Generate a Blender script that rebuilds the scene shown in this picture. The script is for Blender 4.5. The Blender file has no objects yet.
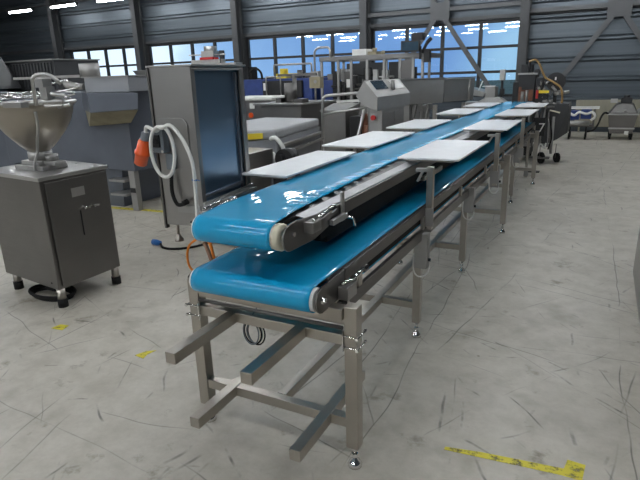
import bpy, bmesh, math, random
from mathutils import Vector, Matrix, noise
random.seed(7)
S = bpy.context.scene
COL = S.collection
PI = math.pi

# ------------------------------------------------------------------ camera
def make_camera():
    yaw, pitch, roll = -.481783, .298405, .0322043
    cy, sy, cp, sp, cr, sr = (math.cos(yaw), math.sin(yaw), math.cos(pitch), math.sin(pitch), math.cos(roll), math.sin(roll))
    fwd = Vector((sy*cp, cy*cp, -sp)); right = Vector((cy, -sy, 0)); down = fwd.cross(right)
    r2 = cr*right + sr*down; d2 = -sr*right + cr*down
    cd = bpy.data.cameras.new('camera'); cd.sensor_width = 36; cd.lens = 534.79/640*36
    cd.clip_start = .05; cd.clip_end = 300
    c = bpy.data.objects.new('camera', cd); COL.objects.link(c)
    M = Matrix((( r2.x, -d2.x, -fwd.x, 0), (r2.y, -d2.y, -fwd.y, 0), (r2.z, -d2.z, -fwd.z, 1.6), (0, 0, 0, 1)))
    c.matrix_world = M
    S.camera = c
make_camera()

# ------------------------------------------------------------------ world: dusk sky seen through the windows
def make_world():
    w = bpy.data.worlds.new('dusk_sky'); S.world = w; w.use_nodes = True
    nt = w.node_tree; nt.nodes.clear()
    out = nt.nodes.new('ShaderNodeOutputWorld'); bg = nt.nodes.new('ShaderNodeBackground')
    tc = nt.nodes.new('ShaderNodeTexCoord'); sep = nt.nodes.new('ShaderNodeSeparateXYZ')
    nt.links.new(tc.outputs['Generated'], sep.inputs[0])
    # brighter cloud low in the west (-X) and a pale patch to the north
    mr = nt.nodes.new('ShaderNodeValToRGB')
    e = mr.color_ramp.elements
    e[0].position = 0.0; e[0].color = (1.8, 1.95, 2.1, 1)
    e[1].position = 1.0; e[1].color = (.5, .8, 1.1, 1)
    for p, c in ((.12, (1.6, 1.8, 2.0, 1)), (.17, (.55, .85, 1.30, 1)), (.26, (.28, .52, .99, 1)), (.35, (.30, .54, 1.0, 1)), (.42, (.58, .92, 1.22, 1))):
        n = e.new(p); n.color = c
    ma = nt.nodes.new('ShaderNodeMapRange'); ma.inputs['From Min'].default_value = -.9; ma.inputs['From Max'].default_value = .9
    nt.links.new(sep.outputs[0], ma.inputs['Value']); 
    ns = nt.nodes.new('ShaderNodeTexNoise'); ns.inputs['Scale'].default_value = 5; ns.inputs['Detail'].default_value = 4
    nt.links.new(tc.outputs['Generated'], ns.inputs['Vector'])
    mm = nt.nodes.new('ShaderNodeMath'); mm.operation = 'MULTIPLY_ADD'; mm.inputs[1].default_value = .16; 
    nt.links.new(ns.outputs[0], mm.inputs[0]); nt.links.new(ma.outputs[0], mm.inputs[2])
    ms = nt.nodes.new('ShaderNodeMath'); ms.operation = 'SUBTRACT'; ms.inputs[1].default_value = .08
    nt.links.new(mm.outputs[0], ms.inputs[0]); nt.links.new(ms.outputs[0], mr.inputs[0])
    nt.links.new(mr.outputs[0], bg.inputs[0]); bg.inputs[1].default_value = .80
    nt.links.new(bg.outputs[0], out.inputs[0])
make_world()
S.view_settings.view_transform = 'Standard'; S.view_settings.look = 'None'
S.view_settings.gamma = 1; S.view_settings.use_curve_mapping = False
S.view_settings.exposure = 0.06
TUBE_POWER = 50.0      # emission of the hall's fluorescent tubes

# ------------------------------------------------------------------ materials
MATS = {}
def nodes_mat(name):
    m = bpy.data.materials.new(name); m.use_nodes = True
    nt = m.node_tree; b = nt.nodes['Principled BSDF']
    MATS[name] = m
    return m, nt, b
def simple(name, col, rough=.5, metal=0.0, coat=0.0, var=.06, scale=8, bump=0.0, emis=None, spec=.5):
    m, nt, b = nodes_mat(name)
    tc = nt.nodes.new('ShaderNodeTexCoord'); n = nt.nodes.new('ShaderNodeTexNoise')
    n.inputs['Scale'].default_value = scale; n.inputs['Detail'].default_value = 5
    nt.links.new(tc.outputs['Object'], n.inputs['Vector'])
    r = nt.nodes.new('ShaderNodeValToRGB')
    r.color_ramp.elements[0].position = .3; r.color_ramp.elements[1].position = .7
    r.color_ramp.elements[0].color = tuple(max(0, c*(1-var*2)) for c in col) + (1,)
    r.color_ramp.elements[1].color = tuple(min(1, c*(1+var)) for c in col) + (1,)
    nt.links.new(n.outputs[0], r.inputs[0]); nt.links.new(r.outputs[0], b.inputs['Base Color'])
    b.inputs['Roughness'].default_value = rough; b.inputs['Metallic'].default_value = metal
    b.inputs['Coat Weight'].default_value = coat; b.inputs['Coat Roughness'].default_value = .08
    b.inputs['Specular IOR Level'].default_value = spec
    if bump:
        bp = nt.nodes.new('ShaderNodeBump'); bp.inputs['Strength'].default_value = bump; bp.inputs['Distance'].default_value = .01
        nt.links.new(n.outputs[0], bp.inputs['Height']); nt.links.new(bp.outputs[0], b.inputs['Normal'])
    if emis:
        b.inputs['Emission Color'].default_value = tuple(emis[:3]) + (1,); b.inputs['Emission Strength'].default_value = emis[3]
    return m
def steel(name, col, rough, stretch=(1, 1, 30), amount=.10, metal=1.0):
    m, nt, b = nodes_mat(name)
    tc = nt.nodes.new('ShaderNodeTexCoord'); mp = nt.nodes.new('ShaderNodeMapping')
    mp.inputs['Scale'].default_value = stretch
    n = nt.nodes.new('ShaderNodeTexNoise'); n.inputs['Scale'].default_value = 6; n.inputs['Detail'].default_value = 6
    n2 = nt.nodes.new('ShaderNodeTexNoise'); n2.inputs['Scale'].default_value = 3.5; n2.inputs['Detail'].default_value = 3
    nt.links.new(tc.outputs['Object'], mp.inputs[0]); nt.links.new(mp.outputs[0], n.inputs['Vector'])
    nt.links.new(tc.outputs['Object'], n2.inputs['Vector'])
    mx = nt.nodes.new('ShaderNodeMix'); mx.data_type = 'RGBA'
    mx.inputs[6].default_value = tuple(c*.82 for c in col) + (1,); mx.inputs[7].default_value = tuple(min(1, c*1.12) for c in col) + (1,)
    nt.links.new(n2.outputs[0], mx.inputs[0]); nt.links.new(mx.outputs[2], b.inputs['Base Color'])
    mr = nt.nodes.new('ShaderNodeMapRange'); mr.inputs['To Min'].default_value = rough-amount; mr.inputs['To Max'].default_value = rough+amount
    nt.links.new(n.outputs[0], mr.inputs['Value']); nt.links.new(mr.outputs[0], b.inputs['Roughness'])
    b.inputs['Metallic'].default_value = metal
    bp = nt.nodes.new('ShaderNodeBump'); bp.inputs['Strength'].default_value = .04; bp.inputs['Distance'].default_value = .004
    nt.links.new(n.outputs[0], bp.inputs['Height']); nt.links.new(bp.outputs[0], b.inputs['Normal'])
    return m
steel('steel_tube', (.44, .41, .365), .34, (4, 4, 4), .08)
steel('steel_sheet', (.33, .32, .31), .34, metal=.85)
steel('steel_dull', (.36, .355, .345), .48, (2, 2, 8), metal=.7)
steel('steel_bright', (.47, .465, .455), .32, (1, 1, 12), metal=.85)
steel('steel_bowl', (.36, .33, .29), .30, (1, 1, 3), .04)
steel('steel_filler', (.19, .182, .175), .34, metal=.9)
steel('rail_steel', (.155, .145, .14), .36, metal=.9)
simple('guide_grey', (.46, .46, .48), .35)
steel('steel_dark', (.16, .155, .15), .42)
simple('chrome', (.78, .78, .78), .12, 1.0, var=.02)
simple('grey_paint', (.12, .135, .165), .38, .3, var=.06, scale=3)
simple('grey_paint_light', (.30, .31, .33), .42, .2, var=.05, scale=3)
simple('belt_reflection_blue', (.22, .33, .46), .28, .9, var=.03, scale=2)  # blue reflection of the belt put into the panel's base colour
simple('chute_yellow', (.34, .30, .20), .5, .3, var=.15, scale=5)
simple('rubber', (.012, .012, .012), .7, var=.1, spec=.2)
simple('black_paint', (.014, .014, .016), .5, var=.1)
simple('dark_column', (.055, .057, .06), .5, .2, var=.1, scale=2)
simple('brace_grey', (.085, .088, .092), .5, .2, var=.05, scale=2)
simple('white_board', (.74, .76, .78), .38, var=.025, scale=14)
simple('white_plastic', (.80, .80, .77), .4, var=.05)
simple('cream_plastic', (.66, .62, .48), .45, var=.06, scale=20)
simple('cable_white', (.70, .69, .66), .45, var=.04)
simple('orange_plug', (.78, .10, .015), .32, var=.05, coat=.3)
simple('orange_hose', (.72, .22, .02), .35, var=.05)
simple('yellow_hose', (.34, .21, .07), .45, var=.1)
simple('yellow_label', (.80, .62, .04), .5, var=.05)
simple('red_button', (.55, .02, .02), .35)
simple('blue_paint', (.025, .055, .22), .45, var=.1)
simple('blue_plug', (.01, .13, .42), .4)
simple('switch_grey', (.16, .18, .20), .45)
simple('radiator_cream', (.33, .31, .24), .5, var=.03)
simple('brown', (.16, .06, .03), .6, var=.2)
simple('lid_grey', (.36, .37, .385), .42, var=.04)
simple('screen', (.03, .06, .09), .12, var=.1)
steel('steel_mid', (.22, .215, .21), .40, metal=.7)
simple('pipe_brown', (.30, .17, .11), .4, .2)
simple('tube_light', (1, 1, 1), .5, var=0, emis=(.93, .97, 1.0, TUBE_POWER))
simple('roof_sheet', (.03, .032, .036), .6, .2, var=.1, scale=1)
simple('bark', (.05, .045, .04), .9, var=.2)
simple('outside_ground', (.06, .08, .05), .9, var=.2, scale=.3)

def belt_mat():
    m, nt, b = nodes_mat('belt_blue')
    tc = nt.nodes.new('ShaderNodeTexCoord')
    n = nt.nodes.new('ShaderNodeTexNoise'); n.inputs['Scale'].default_value = 2.2; n.inputs['Detail'].default_value = 2
    mp = nt.nodes.new('ShaderNodeMapping'); mp.inputs['Scale'].default_value = (4.5, 1.1, 1)
    nt.links.new(tc.outputs['Object'], mp.inputs[0]); nt.links.new(mp.outputs[0], n.inputs['Vector'])
    n2 = nt.nodes.new('ShaderNodeTexNoise'); n2.inputs['Scale'].default_value = 30; n2.inputs['Detail'].default_value = 6
    nt.links.new(tc.outputs['Object'], n2.inputs['Vector'])
    r = nt.nodes.new('ShaderNodeValToRGB')
    r.color_ramp.elements[0].color = (.0, .275, .53, 1); r.color_ramp.elements[1].color = (.0, .335, .60, 1)
    nt.links.new(n2.outputs[0], r.inputs[0]); nt.links.new(r.outputs[0], b.inputs['Base Color'])
    b.inputs['Roughness'].default_value = .55; b.inputs['Specular IOR Level'].default_value = .25; b.inputs['Coat Weight'].default_value = .75; b.inputs['Coat IOR'].default_value = 1.42; b.inputs['Coat Roughness'].default_value = .025
    bp = nt.nodes.new('ShaderNodeBump'); bp.inputs['Strength'].default_value = .22; bp.inputs['Distance'].default_value = .010
    nt.links.new(n.outputs[0], bp.inputs['Height'])
    nt.links.new(bp.outputs[0], b.inputs['Normal']); nt.links.new(bp.outputs[0], b.inputs['Coat Normal'])
belt_mat()

def concrete():
    m, nt, b = nodes_mat('concrete_floor')
    L = nt.links.new
    tc = nt.nodes.new('ShaderNodeTexCoord')
    def noise_n(scale, detail=5, vec=None, rough=.55):
        n = nt.nodes.new('ShaderNodeTexNoise'); n.inputs['Scale'].default_value = scale; n.inputs['Detail'].default_value = detail
        n.inputs['Roughness'].default_value = rough
        L(vec or tc.outputs['Object'], n.inputs['Vector']); return n.outputs[0]
    def ramp(src, a, bb, ca, cb):
        r = nt.nodes.new('ShaderNodeValToRGB'); r.color_ramp.elements[0].position = a; r.color_ramp.elements[1].position = bb
        r.color_ramp.elements[0].color = ca; r.color_ramp.elements[1].color = cb; L(src, r.inputs[0]); return r.outputs[0]
    def mul(a, bb):
        x = nt.nodes.new('ShaderNodeMix'); x.data_type = 'RGBA'; x.blend_type = 'MULTIPLY'; x.inputs[0].default_value = 1
        L(a, x.inputs[6]); L(bb, x.inputs[7]); return x.outputs[2]
    W = (1, 1, 1, 1)
    base = ramp(noise_n(.9, 6), .3, .7, (.45, .42, .365, 1), (.57, .535, .47, 1))
    base = mul(base, ramp(noise_n(5.5, 8, rough=.7), .34, .62, (.78, .77, .74, 1), W))
    base = mul(base, ramp(noise_n(2.3, 3), .20, .42, (.62, .60, .55, 1), W))
    base = mul(base, ramp(noise_n(4.1, 5, rough=.65), .28, .39, (.50, .47, .41, 1), W))
    # scratches: thin iso-lines of warped stretched noise, in several directions, broken up by a mask
    # (direction, lines per metre, wobble, seed, depth, width, mask scale, mask low)
    for th, fr, wob, off, depth, wd, msc, mlo in (
            (1.60, .8, .10, 3.1, .72, .0045, 1.1, .46), (1.78, 1.1, .09, 17.7, .55, .0040, 1.5, .52), (1.42, 1.1, .08, 31.3, .65, .0045, 1.3, .47), (-.30, 1.4, .12, 12.3, .55, .0040, 1.3, .50), (.15, 1.4, .12, 66.3, .5, .0035, 1.4, .51), (-1.1, 1.5, .14, 23.9, .5, .0045, 1.8, .54), (1.0, 1.5, .14, 83.1, .5, .0040, 1.8, .54), (-.5, 3.0, .2, 29.9, .65, .0080, 3.4, .58), (1.65, 3.2, .2, 101.3, .65, .0080, 3.2, .58), (.35, 3.4, .2, 141.3, .6, .0070, 3.6, .59), (-.9, 2.0, .18, 201.7, .6, .0060, 2.4, .56),
            (-.69, .8, .10, 8.9, .50, .0030, 1.0, .50), (-.08, 1.1, .10, 44.1, .50, .0035, 1.5, .54), (2.3, 1.8, .16, 71.2, .5, .0060, 2.6, .58),
            (.75, 2.2, .16, 90.4, .5, .0070, 2.8, .60), (1.35, 2.6, .20, 57.9, .5, .0085, 3.2, .60)):
        du = (-math.sin(th)*fr, math.cos(th)*fr)
        sp = nt.nodes.new('ShaderNodeSeparateXYZ'); L(tc.outputs['Object'], sp.inputs[0])
        ma = nt.nodes.new('ShaderNodeMath'); ma.operation = 'MULTIPLY_ADD'; ma.inputs[1].default_value = du[0]; ma.inputs[2].default_value = off; L(sp.outputs[0], ma.inputs[0])
        mb_ = nt.nodes.new('ShaderNodeMath'); mb_.operation = 'MULTIPLY_ADD'; mb_.inputs[1].default_value = du[1]; L(sp.outputs[1], mb_.inputs[0]); L(ma.outputs[0], mb_.inputs[2])
        mp2 = nt.nodes.new('ShaderNodeMapping'); mp2.inputs['Location'].default_value = (off, off*.7, 0); L(tc.outputs['Object'], mp2.inputs[0])
        mc = nt.nodes.new('ShaderNodeMath'); mc.operation = 'MULTIPLY_ADD'; mc.inputs[1].default_value = wob*fr*2; L(noise_n(.7, 3, mp2.outputs[0]), mc.inputs[0]); L(mb_.outputs[0], mc.inputs[2])
        v1 = nt.nodes.new('ShaderNodeTexVoronoi'); v1.voronoi_dimensions = '1D'; v1.inputs['Scale'].default_value = 1.0; L(mc.outputs[0], v1.inputs['W'])
        line = ramp(v1.outputs['Distance'], wd*fr*.35, wd*fr*1.1, (0, 0, 0, 1), W)
        mask = ramp(noise_n(msc, 4, mp2.outputs[0]), mlo, mlo+.10, (0, 0, 0, 1), W)
        inv = nt.nodes.new('ShaderNodeMath'); inv.operation = 'SUBTRACT'; inv.inputs[0].default_value = 1; L(line, inv.inputs[1])
        m1 = nt.nodes.new('ShaderNodeMath'); m1.operation = 'MULTIPLY'; L(inv.outputs[0], m1.inputs[0]); L(mask, m1.inputs[1])
        m2 = nt.nodes.new('ShaderNodeMath'); m2.operation = 'MULTIPLY_ADD'; m2.inputs[1].default_value = -depth; m2.inputs[2].default_value = 1
        L(m1.outputs[0], m2.inputs[0])
        base = mul(base, m2.outputs[0])
    # spots
    vo = nt.nodes.new('ShaderNodeTexVoronoi'); vo.inputs['Scale'].default_value = 3.2; L(tc.outputs['Object'], vo.inputs['Vector'])
    base = mul(base, ramp(vo.outputs['Distance'], .015, .035, (.45, .43, .40, 1), W))
    L(base, b.inputs['Base Color'])
    rr = nt.nodes.new('ShaderNodeMapRange'); rr.inputs['To Min'].default_value = .30; rr.inputs['To Max'].default_value = .55
    L(noise_n(3, 5), rr.inputs['Value']); L(rr.outputs[0], b.inputs['Roughness'])
    bp = nt.nodes.new('ShaderNodeBump'); bp.inputs['Strength'].default_value = .05; bp.inputs['Distance'].default_value = .01
    L(noise_n(6, 6), bp.inputs['Height']); L(bp.outputs[0], b.inputs['Normal'])
concrete()

def cladding():
    m, nt, b = nodes_mat('wall_cladding')
    tc = nt.nodes.new('ShaderNodeTexCoord'); mp = nt.nodes.new('ShaderNodeMapping'); mp.inputs['Scale'].default_value = (.12, 1, 6)
    n = nt.nodes.new('ShaderNodeTexNoise'); n.inputs['Scale'].default_value = 3; n.inputs['Detail'].default_value = 4
    nt.links.new(tc.outputs['Object'], mp.inputs[0]); nt.links.new(mp.outputs[0], n.inputs['Vector'])
    r = nt.nodes.new('ShaderNodeValToRGB'); r.color_ramp.elements[0].color = (.045, .056, .066, 1); r.color_ramp.elements[1].color = (.115, .135, .155, 1)
    nt.links.new(n.outputs[0], r.inputs[0]); nt.links.new(r.outputs[0], b.inputs['Base Color'])
    b.inputs['Metallic'].default_value = .6; b.inputs['Roughness'].default_value = .36
cladding()

def pane_mat():
    m = bpy.data.materials.new('window_glass'); m.use_nodes = True; MATS['window_glass'] = m
    nt = m.node_tree; nt.nodes.clear()
    o = nt.nodes.new('ShaderNodeOutputMaterial'); t = nt.nodes.new('ShaderNodeBsdfTransparent'); g = nt.nodes.new('ShaderNodeBsdfGlossy')
    t.inputs[0].default_value = (.86, .92, .96, 1); g.inputs['Roughness'].default_value = .015
    mx = nt.nodes.new('ShaderNodeMixShader'); mx.inputs[0].default_value = .07
    nt.links.new(t.outputs[0], mx.inputs[1]); nt.links.new(g.outputs[0], mx.inputs[2]); nt.links.new(mx.outputs[0], o.inputs[0])
pane_mat()
def floor_paint():
    m, nt, b = nodes_mat('floor_paint_yellow')
    tc = nt.nodes.new('ShaderNodeTexCoord'); n = nt.nodes.new('ShaderNodeTexNoise'); n.inputs['Scale'].default_value = 22; n.inputs['Detail'].default_value = 8
    n.inputs['Roughness'].default_value = .7
    nt.links.new(tc.outputs['Object'], n.inputs['Vector'])
    r = nt.nodes.new('ShaderNodeValToRGB'); r.color_ramp.elements[0].position = .34; r.color_ramp.elements[1].position = .50
    r.color_ramp.elements[0].color = (.38, .35, .12, 1); r.color_ramp.elements[1].color = (.66, .57, .03, 1)
    nt.links.new(n.outputs[0], r.inputs[0]); nt.links.new(r.outputs[0], b.inputs['Base Color'])
    r2 = nt.nodes.new('ShaderNodeValToRGB'); r2.color_ramp.elements[0].position = .30; r2.color_ramp.elements[1].position = .50
    nt.links.new(n.outputs[0], r2.inputs[0]); nt.links.new(r2.outputs[0], b.inputs['Alpha'])
    b.inputs['Roughness'].default_value = .5
floor_paint()

# ------------------------------------------------------------------ mesh builder
class MB:
    def __init__(s): s.bm = bmesh.new()
    def _hexa(s, pts):
        v = [s.bm.verts.new(p) for p in pts]
        for f in ((3, 2, 1, 0), (4, 5, 6, 7), (0, 1, 5, 4), (1, 2, 6, 5), (2, 3, 7, 6), (3, 0, 4, 7)):
            s.bm.faces.new([v[i] for i in f])
        return s
    def box(s, x0, x1, y0, y1, z0, z1):
        return s._hexa([(x0, y0, z0), (x1, y0, z0), (x1, y1, z0), (x0, y1, z0), (x0, y0, z1), (x1, y0, z1), (x1, y1, z1), (x0, y1, z1)])
    def hexa(s, pts): return s._hexa(pts)
    def beam(s, a, b, w, h=None, up=(0, 0, 1)):
        h = h or w; a = Vector(a); b = Vector(b); d = (b-a).normalized(); u = Vector(up)
        if abs(d.dot(u)) > .98: u = Vector((0, 1, 0))
        r = d.cross(u).normalized(); u = r.cross(d).normalized()
        q = [a-r*w/2-u*h/2, a+r*w/2-u*h/2, b+r*w/2-u*h/2, b-r*w/2-u*h/2, a-r*w/2+u*h/2, a+r*w/2+u*h/2, b+r*w/2+u*h/2, b-r*w/2+u*h/2]
        return s._hexa(q)
    def cyl(s, a, b, r1, r2=None, n=20, smooth=True):
        r2 = r1 if r2 is None else r2; a = Vector(a); b = Vector(b); d = (b-a).normalized()
        u = Vector((0, 0, 1)) if abs(d.z) < .9 else Vector((1, 0, 0)); e1 = d.cross(u).normalized(); e2 = d.cross(e1)
        A = []; B = []
        for i in range(n):
            t = 2*PI*i/n; o = e1*math.cos(t)+e2*math.sin(t)
            A.append(s.bm.verts.new(a+o*r1)); B.append(s.bm.verts.new(b+o*r2))
        for i in range(n):
            f = s.bm.faces.new((A[i], A[(i+1) % n], B[(i+1) % n], B[i])); f.smooth = smooth
        s.bm.faces.new(A[::-1]); s.bm.faces.new(B)
        return s
    def rev(s, prof, o=(0, 0, 0), axis=(0, 0, 1), n=32, close=False):
        o = Vector(o); d = Vector(axis).normalized(); u = Vector((0, 0, 1)) if abs(d.z) < .9 else Vector((1, 0, 0))
        e1 = d.cross(u).normalized(); e2 = d.cross(e1); rings = []
        for r, h in prof:
            if r < 1e-5: rings.append([s.bm.verts.new(o+d*h)])
            else: rings.append([s.bm.verts.new(o+d*h+(e1*math.cos(2*PI*i/n)+e2*math.sin(2*PI*i/n))*r) for i in range(n)])
        seq = list(zip(rings, rings[1:]))
        if close: seq.append((rings[-1], rings[0]))
        for A, B in seq:
            for i in range(n):
                j = (i+1) % n
                if len(A) == 1 and len(B) == 1: continue
                vs = (A[0], B[j], B[i]) if len(A) == 1 else ((A[i], A[j], B[0]) if len(B) == 1 else (A[i], A[j], B[j], B[i]))
                f = s.bm.faces.new(vs); f.smooth = True
        return s
    def tube(s, pts, r, n=10, closed=False, sub=6):
        P = [Vector(p) for p in pts]
        if sub > 1:
            Q = []; N = len(P)
            rng = range(N) if closed else range(N-1)
            for i in rng:
                p0 = P[(i-1) % N] if (closed or i > 0) else P[0]; p1 = P[i]; p2 = P[(i+1) % N]
                p3 = P[(i+2) % N] if (closed or i+2 < N) else P[-1]
                for k in range(sub):
                    t = k/sub
                    Q.append(.5*((2*p1)+(p2-p0)*t+(2*p0-5*p1+4*p2-p3)*t*t+(-p0+3*p1-3*p2+p3)*t**3))
            if not closed: Q.append(P[-1])
            P = Q
        N = len(P); rings = []; prev = None
        for i in range(N):
            a = P[(i-1) % N] if (closed or i > 0) else P[0]; b = P[(i+1) % N] if (closed or i < N-1) else P[-1]
            d = (b-a).normalized()
            if prev is None:
                u = Vector((0, 0, 1)) if abs(d.z) < .9 else Vector((1, 0, 0)); e = d.cross(u).normalized()
            else:
                e = (prev-d*prev.dot(d)).normalized()
            prev = e; g = d.cross(e)
            rings.append([s.bm.verts.new(P[i]+(e*math.cos(2*PI*k/n)+g*math.sin(2*PI*k/n))*r) for k in range(n)])
        rg = range(N) if closed else range(N-1)
        for i in rg:
            A = rings[i]; B = rings[(i+1) % N]
            for k in range(n):
                f = s.bm.faces.new((A[k], A[(k+1) % n], B[(k+1) % n], B[k])); f.smooth = True
        if not closed: s.bm.faces.new(rings[0][::-1]); s.bm.faces.new(rings[-1])
        return s
    def pipe(s, pts, r, n=10, bend=.04):
        """straight pipe runs with rounded corners"""
        P = [Vector(p) for p in pts]; Q = [P[0]]
        for i in range(1, len(P)-1):
            a = (P[i-1]-P[i]); b = (P[i+1]-P[i]); k = min(bend, a.length*.45, b.length*.45)
            A = P[i]+a.normalized()*k; B = P[i]+b.normalized()*k
            for t in (0, .25, .5, .75, 1): Q.append(A*(1-t)**2+P[i]*2*t*(1-t)+B*t*t)
        Q.append(P[-1])
        return s.tube(Q, r, n, sub=1)
    def prism(s, poly, axis, a, b):
        """poly in the two other axes (order x,y,z without the axis), extruded from a to b"""
        def mk(p, t):
            return {'x': (t, p[0], p[1]), 'y': (p[0], t, p[1]), 'z': (p[0], p[1], t)}[axis]
        A = [s.bm.verts.new(mk(p, a)) for p in poly]; B = [s.bm.verts.new(mk(p, b)) for p in poly]; n = len(poly)
        s.bm.faces.new(A[::-1]); s.bm.faces.new(B)
        for i in range(n): s.bm.faces.new((A[i], A[(i+1) % n], B[(i+1) % n], B[i]))
        return s
    def build(s, name, mat, parent=None, loc=None, bevel=0.0):
        bmesh.ops.recalc_face_normals(s.bm, faces=s.bm.faces)
        me = bpy.data.meshes.new(name)
        if loc is not None: bmesh.ops.translate(s.bm, verts=s.bm.verts, vec=-Vector(loc))
        s.bm.to_mesh(me); s.bm.free(); me.materials.append(MATS[mat])
        o = bpy.data.objects.new(name, me); COL.objects.link(o)
        if loc is not None: o.location = loc
        if bevel:
            md = o.modifiers.new('bevel', 'BEVEL'); md.width = bevel; md.segments = 2; md.limit_method = 'ANGLE'; md.angle_limit = math.radians(40)
        if parent:
            o.parent = parent; o.matrix_parent_inverse = PW(parent).inverted()
        return o
def PW(o):
    m = Matrix.Translation(o.location) @ o.rotation_euler.to_matrix().to_4x4()
    if o.parent: m = PW(o.parent) @ o.matrix_parent_inverse @ m
    return m
def tag(o, label=None, cat=None, group=None, kind=None):
    if label: o['label'] = label
    if cat: o['category'] = cat
    if group: o['group'] = group
    if kind: o['kind'] = kind
    return o
def thing(name, label, cat, loc, group=None):
    o = bpy.data.objects.new(name, None); COL.objects.link(o); o.location = loc; o.empty_display_size = .1
    return tag(o, label, cat, group)
def struct(o, label=None):
    o['kind'] = 'structure'
    if label: o['label'] = label
    return o
def copy_tree(o, parent=None):
    c = o.copy(); COL.objects.link(c)
    if parent:
        c.parent = parent; c.matrix_parent_inverse = o.matrix_parent_inverse.copy()
    for ch in [k for k in COL.objects if k.parent == o]: copy_tree(ch, c)
    return c
def torus_pts(c, rx, rz, n=16, ph=0, tilt=0):
    return [(c[0]+rx*math.cos(2*PI*i/n+ph), c[1]+tilt*math.sin(2*PI*i/n), c[2]+rz*math.sin(2*PI*i/n+ph)) for i in range(n)]

# ================================================================== THE HALL
WY = 15.6                       # inner face of the back wall
XL, XR, YB, ZR = -26.0, 9.0, -13.0, 6.2
struct(MB().box(XL, XR, YB, WY+.3, -.2, 0).build('floor', 'concrete_floor'), 'scuffed grey-green concrete hall floor')
struct(MB().box(XL-.2, XR+.2, YB-.2, WY+.4, ZR, ZR+.2).build('ceiling', 'roof_sheet'), 'dark sheet metal hall roof')
def profile(z0, z1, pitch=.48):
    """outer skin line (y offset, z) of the horizontal trapezoid cladding"""
    pts = []; z = math.floor(z0/pitch)*pitch
    while z < z1+pitch:
        for dz, dy in ((0, 0), (.28, 0), (.32, -.045), (.37, -.045), (.42, 0), (.48, 0)):
            zz = z+dz
            if z0 <= zz <= z1: pts.append((dy, zz))
        z += pitch
    pts = [(0, z0)]+pts+[(0, z1)]
    out = []
    for p in pts:
        if not out or abs(p[1]-out[-1][1]) > 1e-4: out.append(p)
    return out
def clad(mb, x0, x1, z0, z1):
    p = profile(z0, z1); poly = [(WY+dy, z) for dy, z in p]+[(WY+.15, z1), (WY+.15, z0)]
    mb.prism(poly, 'x', x0, x1)
wb = MB()
WX0, WX1, WZ0, WZ1 = -19.15, -2.06, .90, 2.84
clad(wb, WX1, XR, 0, ZR); clad(wb, XL, WX0, 0, ZR); clad(wb, WX0, WX1, 0, WZ0); clad(wb, WX0, WX1, WZ1+.02, ZR)
struct(wb.build('wall_back', 'wall_cladding'), 'blue-grey ribbed metal cladding above and beside the windows')
struct(MB().box(XL-.2, XL, YB, WY+.3, 0, ZR).build('wall_left', 'roof_sheet'))
struct(MB().box(XR, XR+.2, YB, WY+.3, 0, ZR).build('wall_right', 'wall_cladding'))
struct(MB().box(XL, XR, YB-.2, YB, 0, ZR).build('wall_front', 'wall_cladding'))
# columns, braces and rails on the back wall
COLX = (-19.45, -15.12, -10.80, -6.34, -1.97, 2.25, 6.6)
k = 1
for x in COLX:
    c = MB(); y0 = WY-.42
    c.box(x-.11, x+.11, y0, y0+.02, 0, ZR).box(x-.012, x+.012, y0+.02, y0+.30, 0, ZR).box(x-.11, x+.11, y0+.30, y0+.32, 0, ZR)
    struct(c.build('trim_%d' % k, 'dark_column'), 'grey steel wall column'); k += 1
rail = MB()
rail.box(XL, WX1, WY-.10, WY-.03, WZ1+.03, WZ1+.13).box(WX1, XR, WY-.14, WY-.03, 2.90, 2.98)
struct(rail.build('trim_%d' % k, 'dark_column'), 'horizontal steel rail over the windows'); k += 1
for cx, cz in ((-4.16, 3.14), (.12, 2.93)):
    b = MB(); y = WY-.26
    for dx, dz in ((-2.05, -2.9), (2.05, -2.9), (-2.05, 2.9), (2.05, 2.9)):
        b.beam((cx+dx*.04, y, cz+dz*.04), (cx+dx, y, cz+dz), .12, .05, up=(0, 1, 0))
    b.box(cx-.26, cx+.26, y-.03, y-.018, cz-.22, cz+.22)
    b.box(cx-2.1, cx+2.1, y-.017, y+.04, cz+.0, cz+.1)
    struct(b.build('trim_%d' % k, 'brace_grey'), 'crossed steel wall brace with square gusset plate'); k += 1
# windows: one band per bay
bays = [(-19.1, -15.3), (-14.93, -11.0), (-10.62, -6.5), (-6.20, -2.08)]
ROWS = (.93, 1.55, 2.19, 2.82)
for i, (a, b_) in enumerate(bays):
    fr = MB(); t = .045; y0, y1 = WY+.0, WY+.09
    xs = [a+(b_-a)*q/4 for q in range(5)]
    for x in xs: fr.box(x-t, x+t, y0, y1, WZ0, WZ1)
    for z in ROWS: fr.box(a, b_, y0+.003, y1-.003, z-.035, z+.035)
    w = struct(fr.build('window_%d' % (i+1), 'black_paint'))
    g = MB(); g.box(a, b_, WY+.04, WY+.046, WZ0, WZ1); p = g.build('pane', 'window_glass', w)
# wall strips between the window bays
for a, b_ in ((WX0, -19.1), (-15.3, -14.93), (-11.0, -10.62), (-6.5, -6.20), (-2.08, WX1)):
    struct(MB().box(a, b_, WY, WY+.12, WZ0, WZ1+.02).build('trim_%d' % k, 'dark_column')); k += 1
# outside
struct(MB().box(-90, 70, WY+1, 110, -.6, -.3).build('ground', 'outside_ground'), 'dark ground outside the windows')
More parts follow.
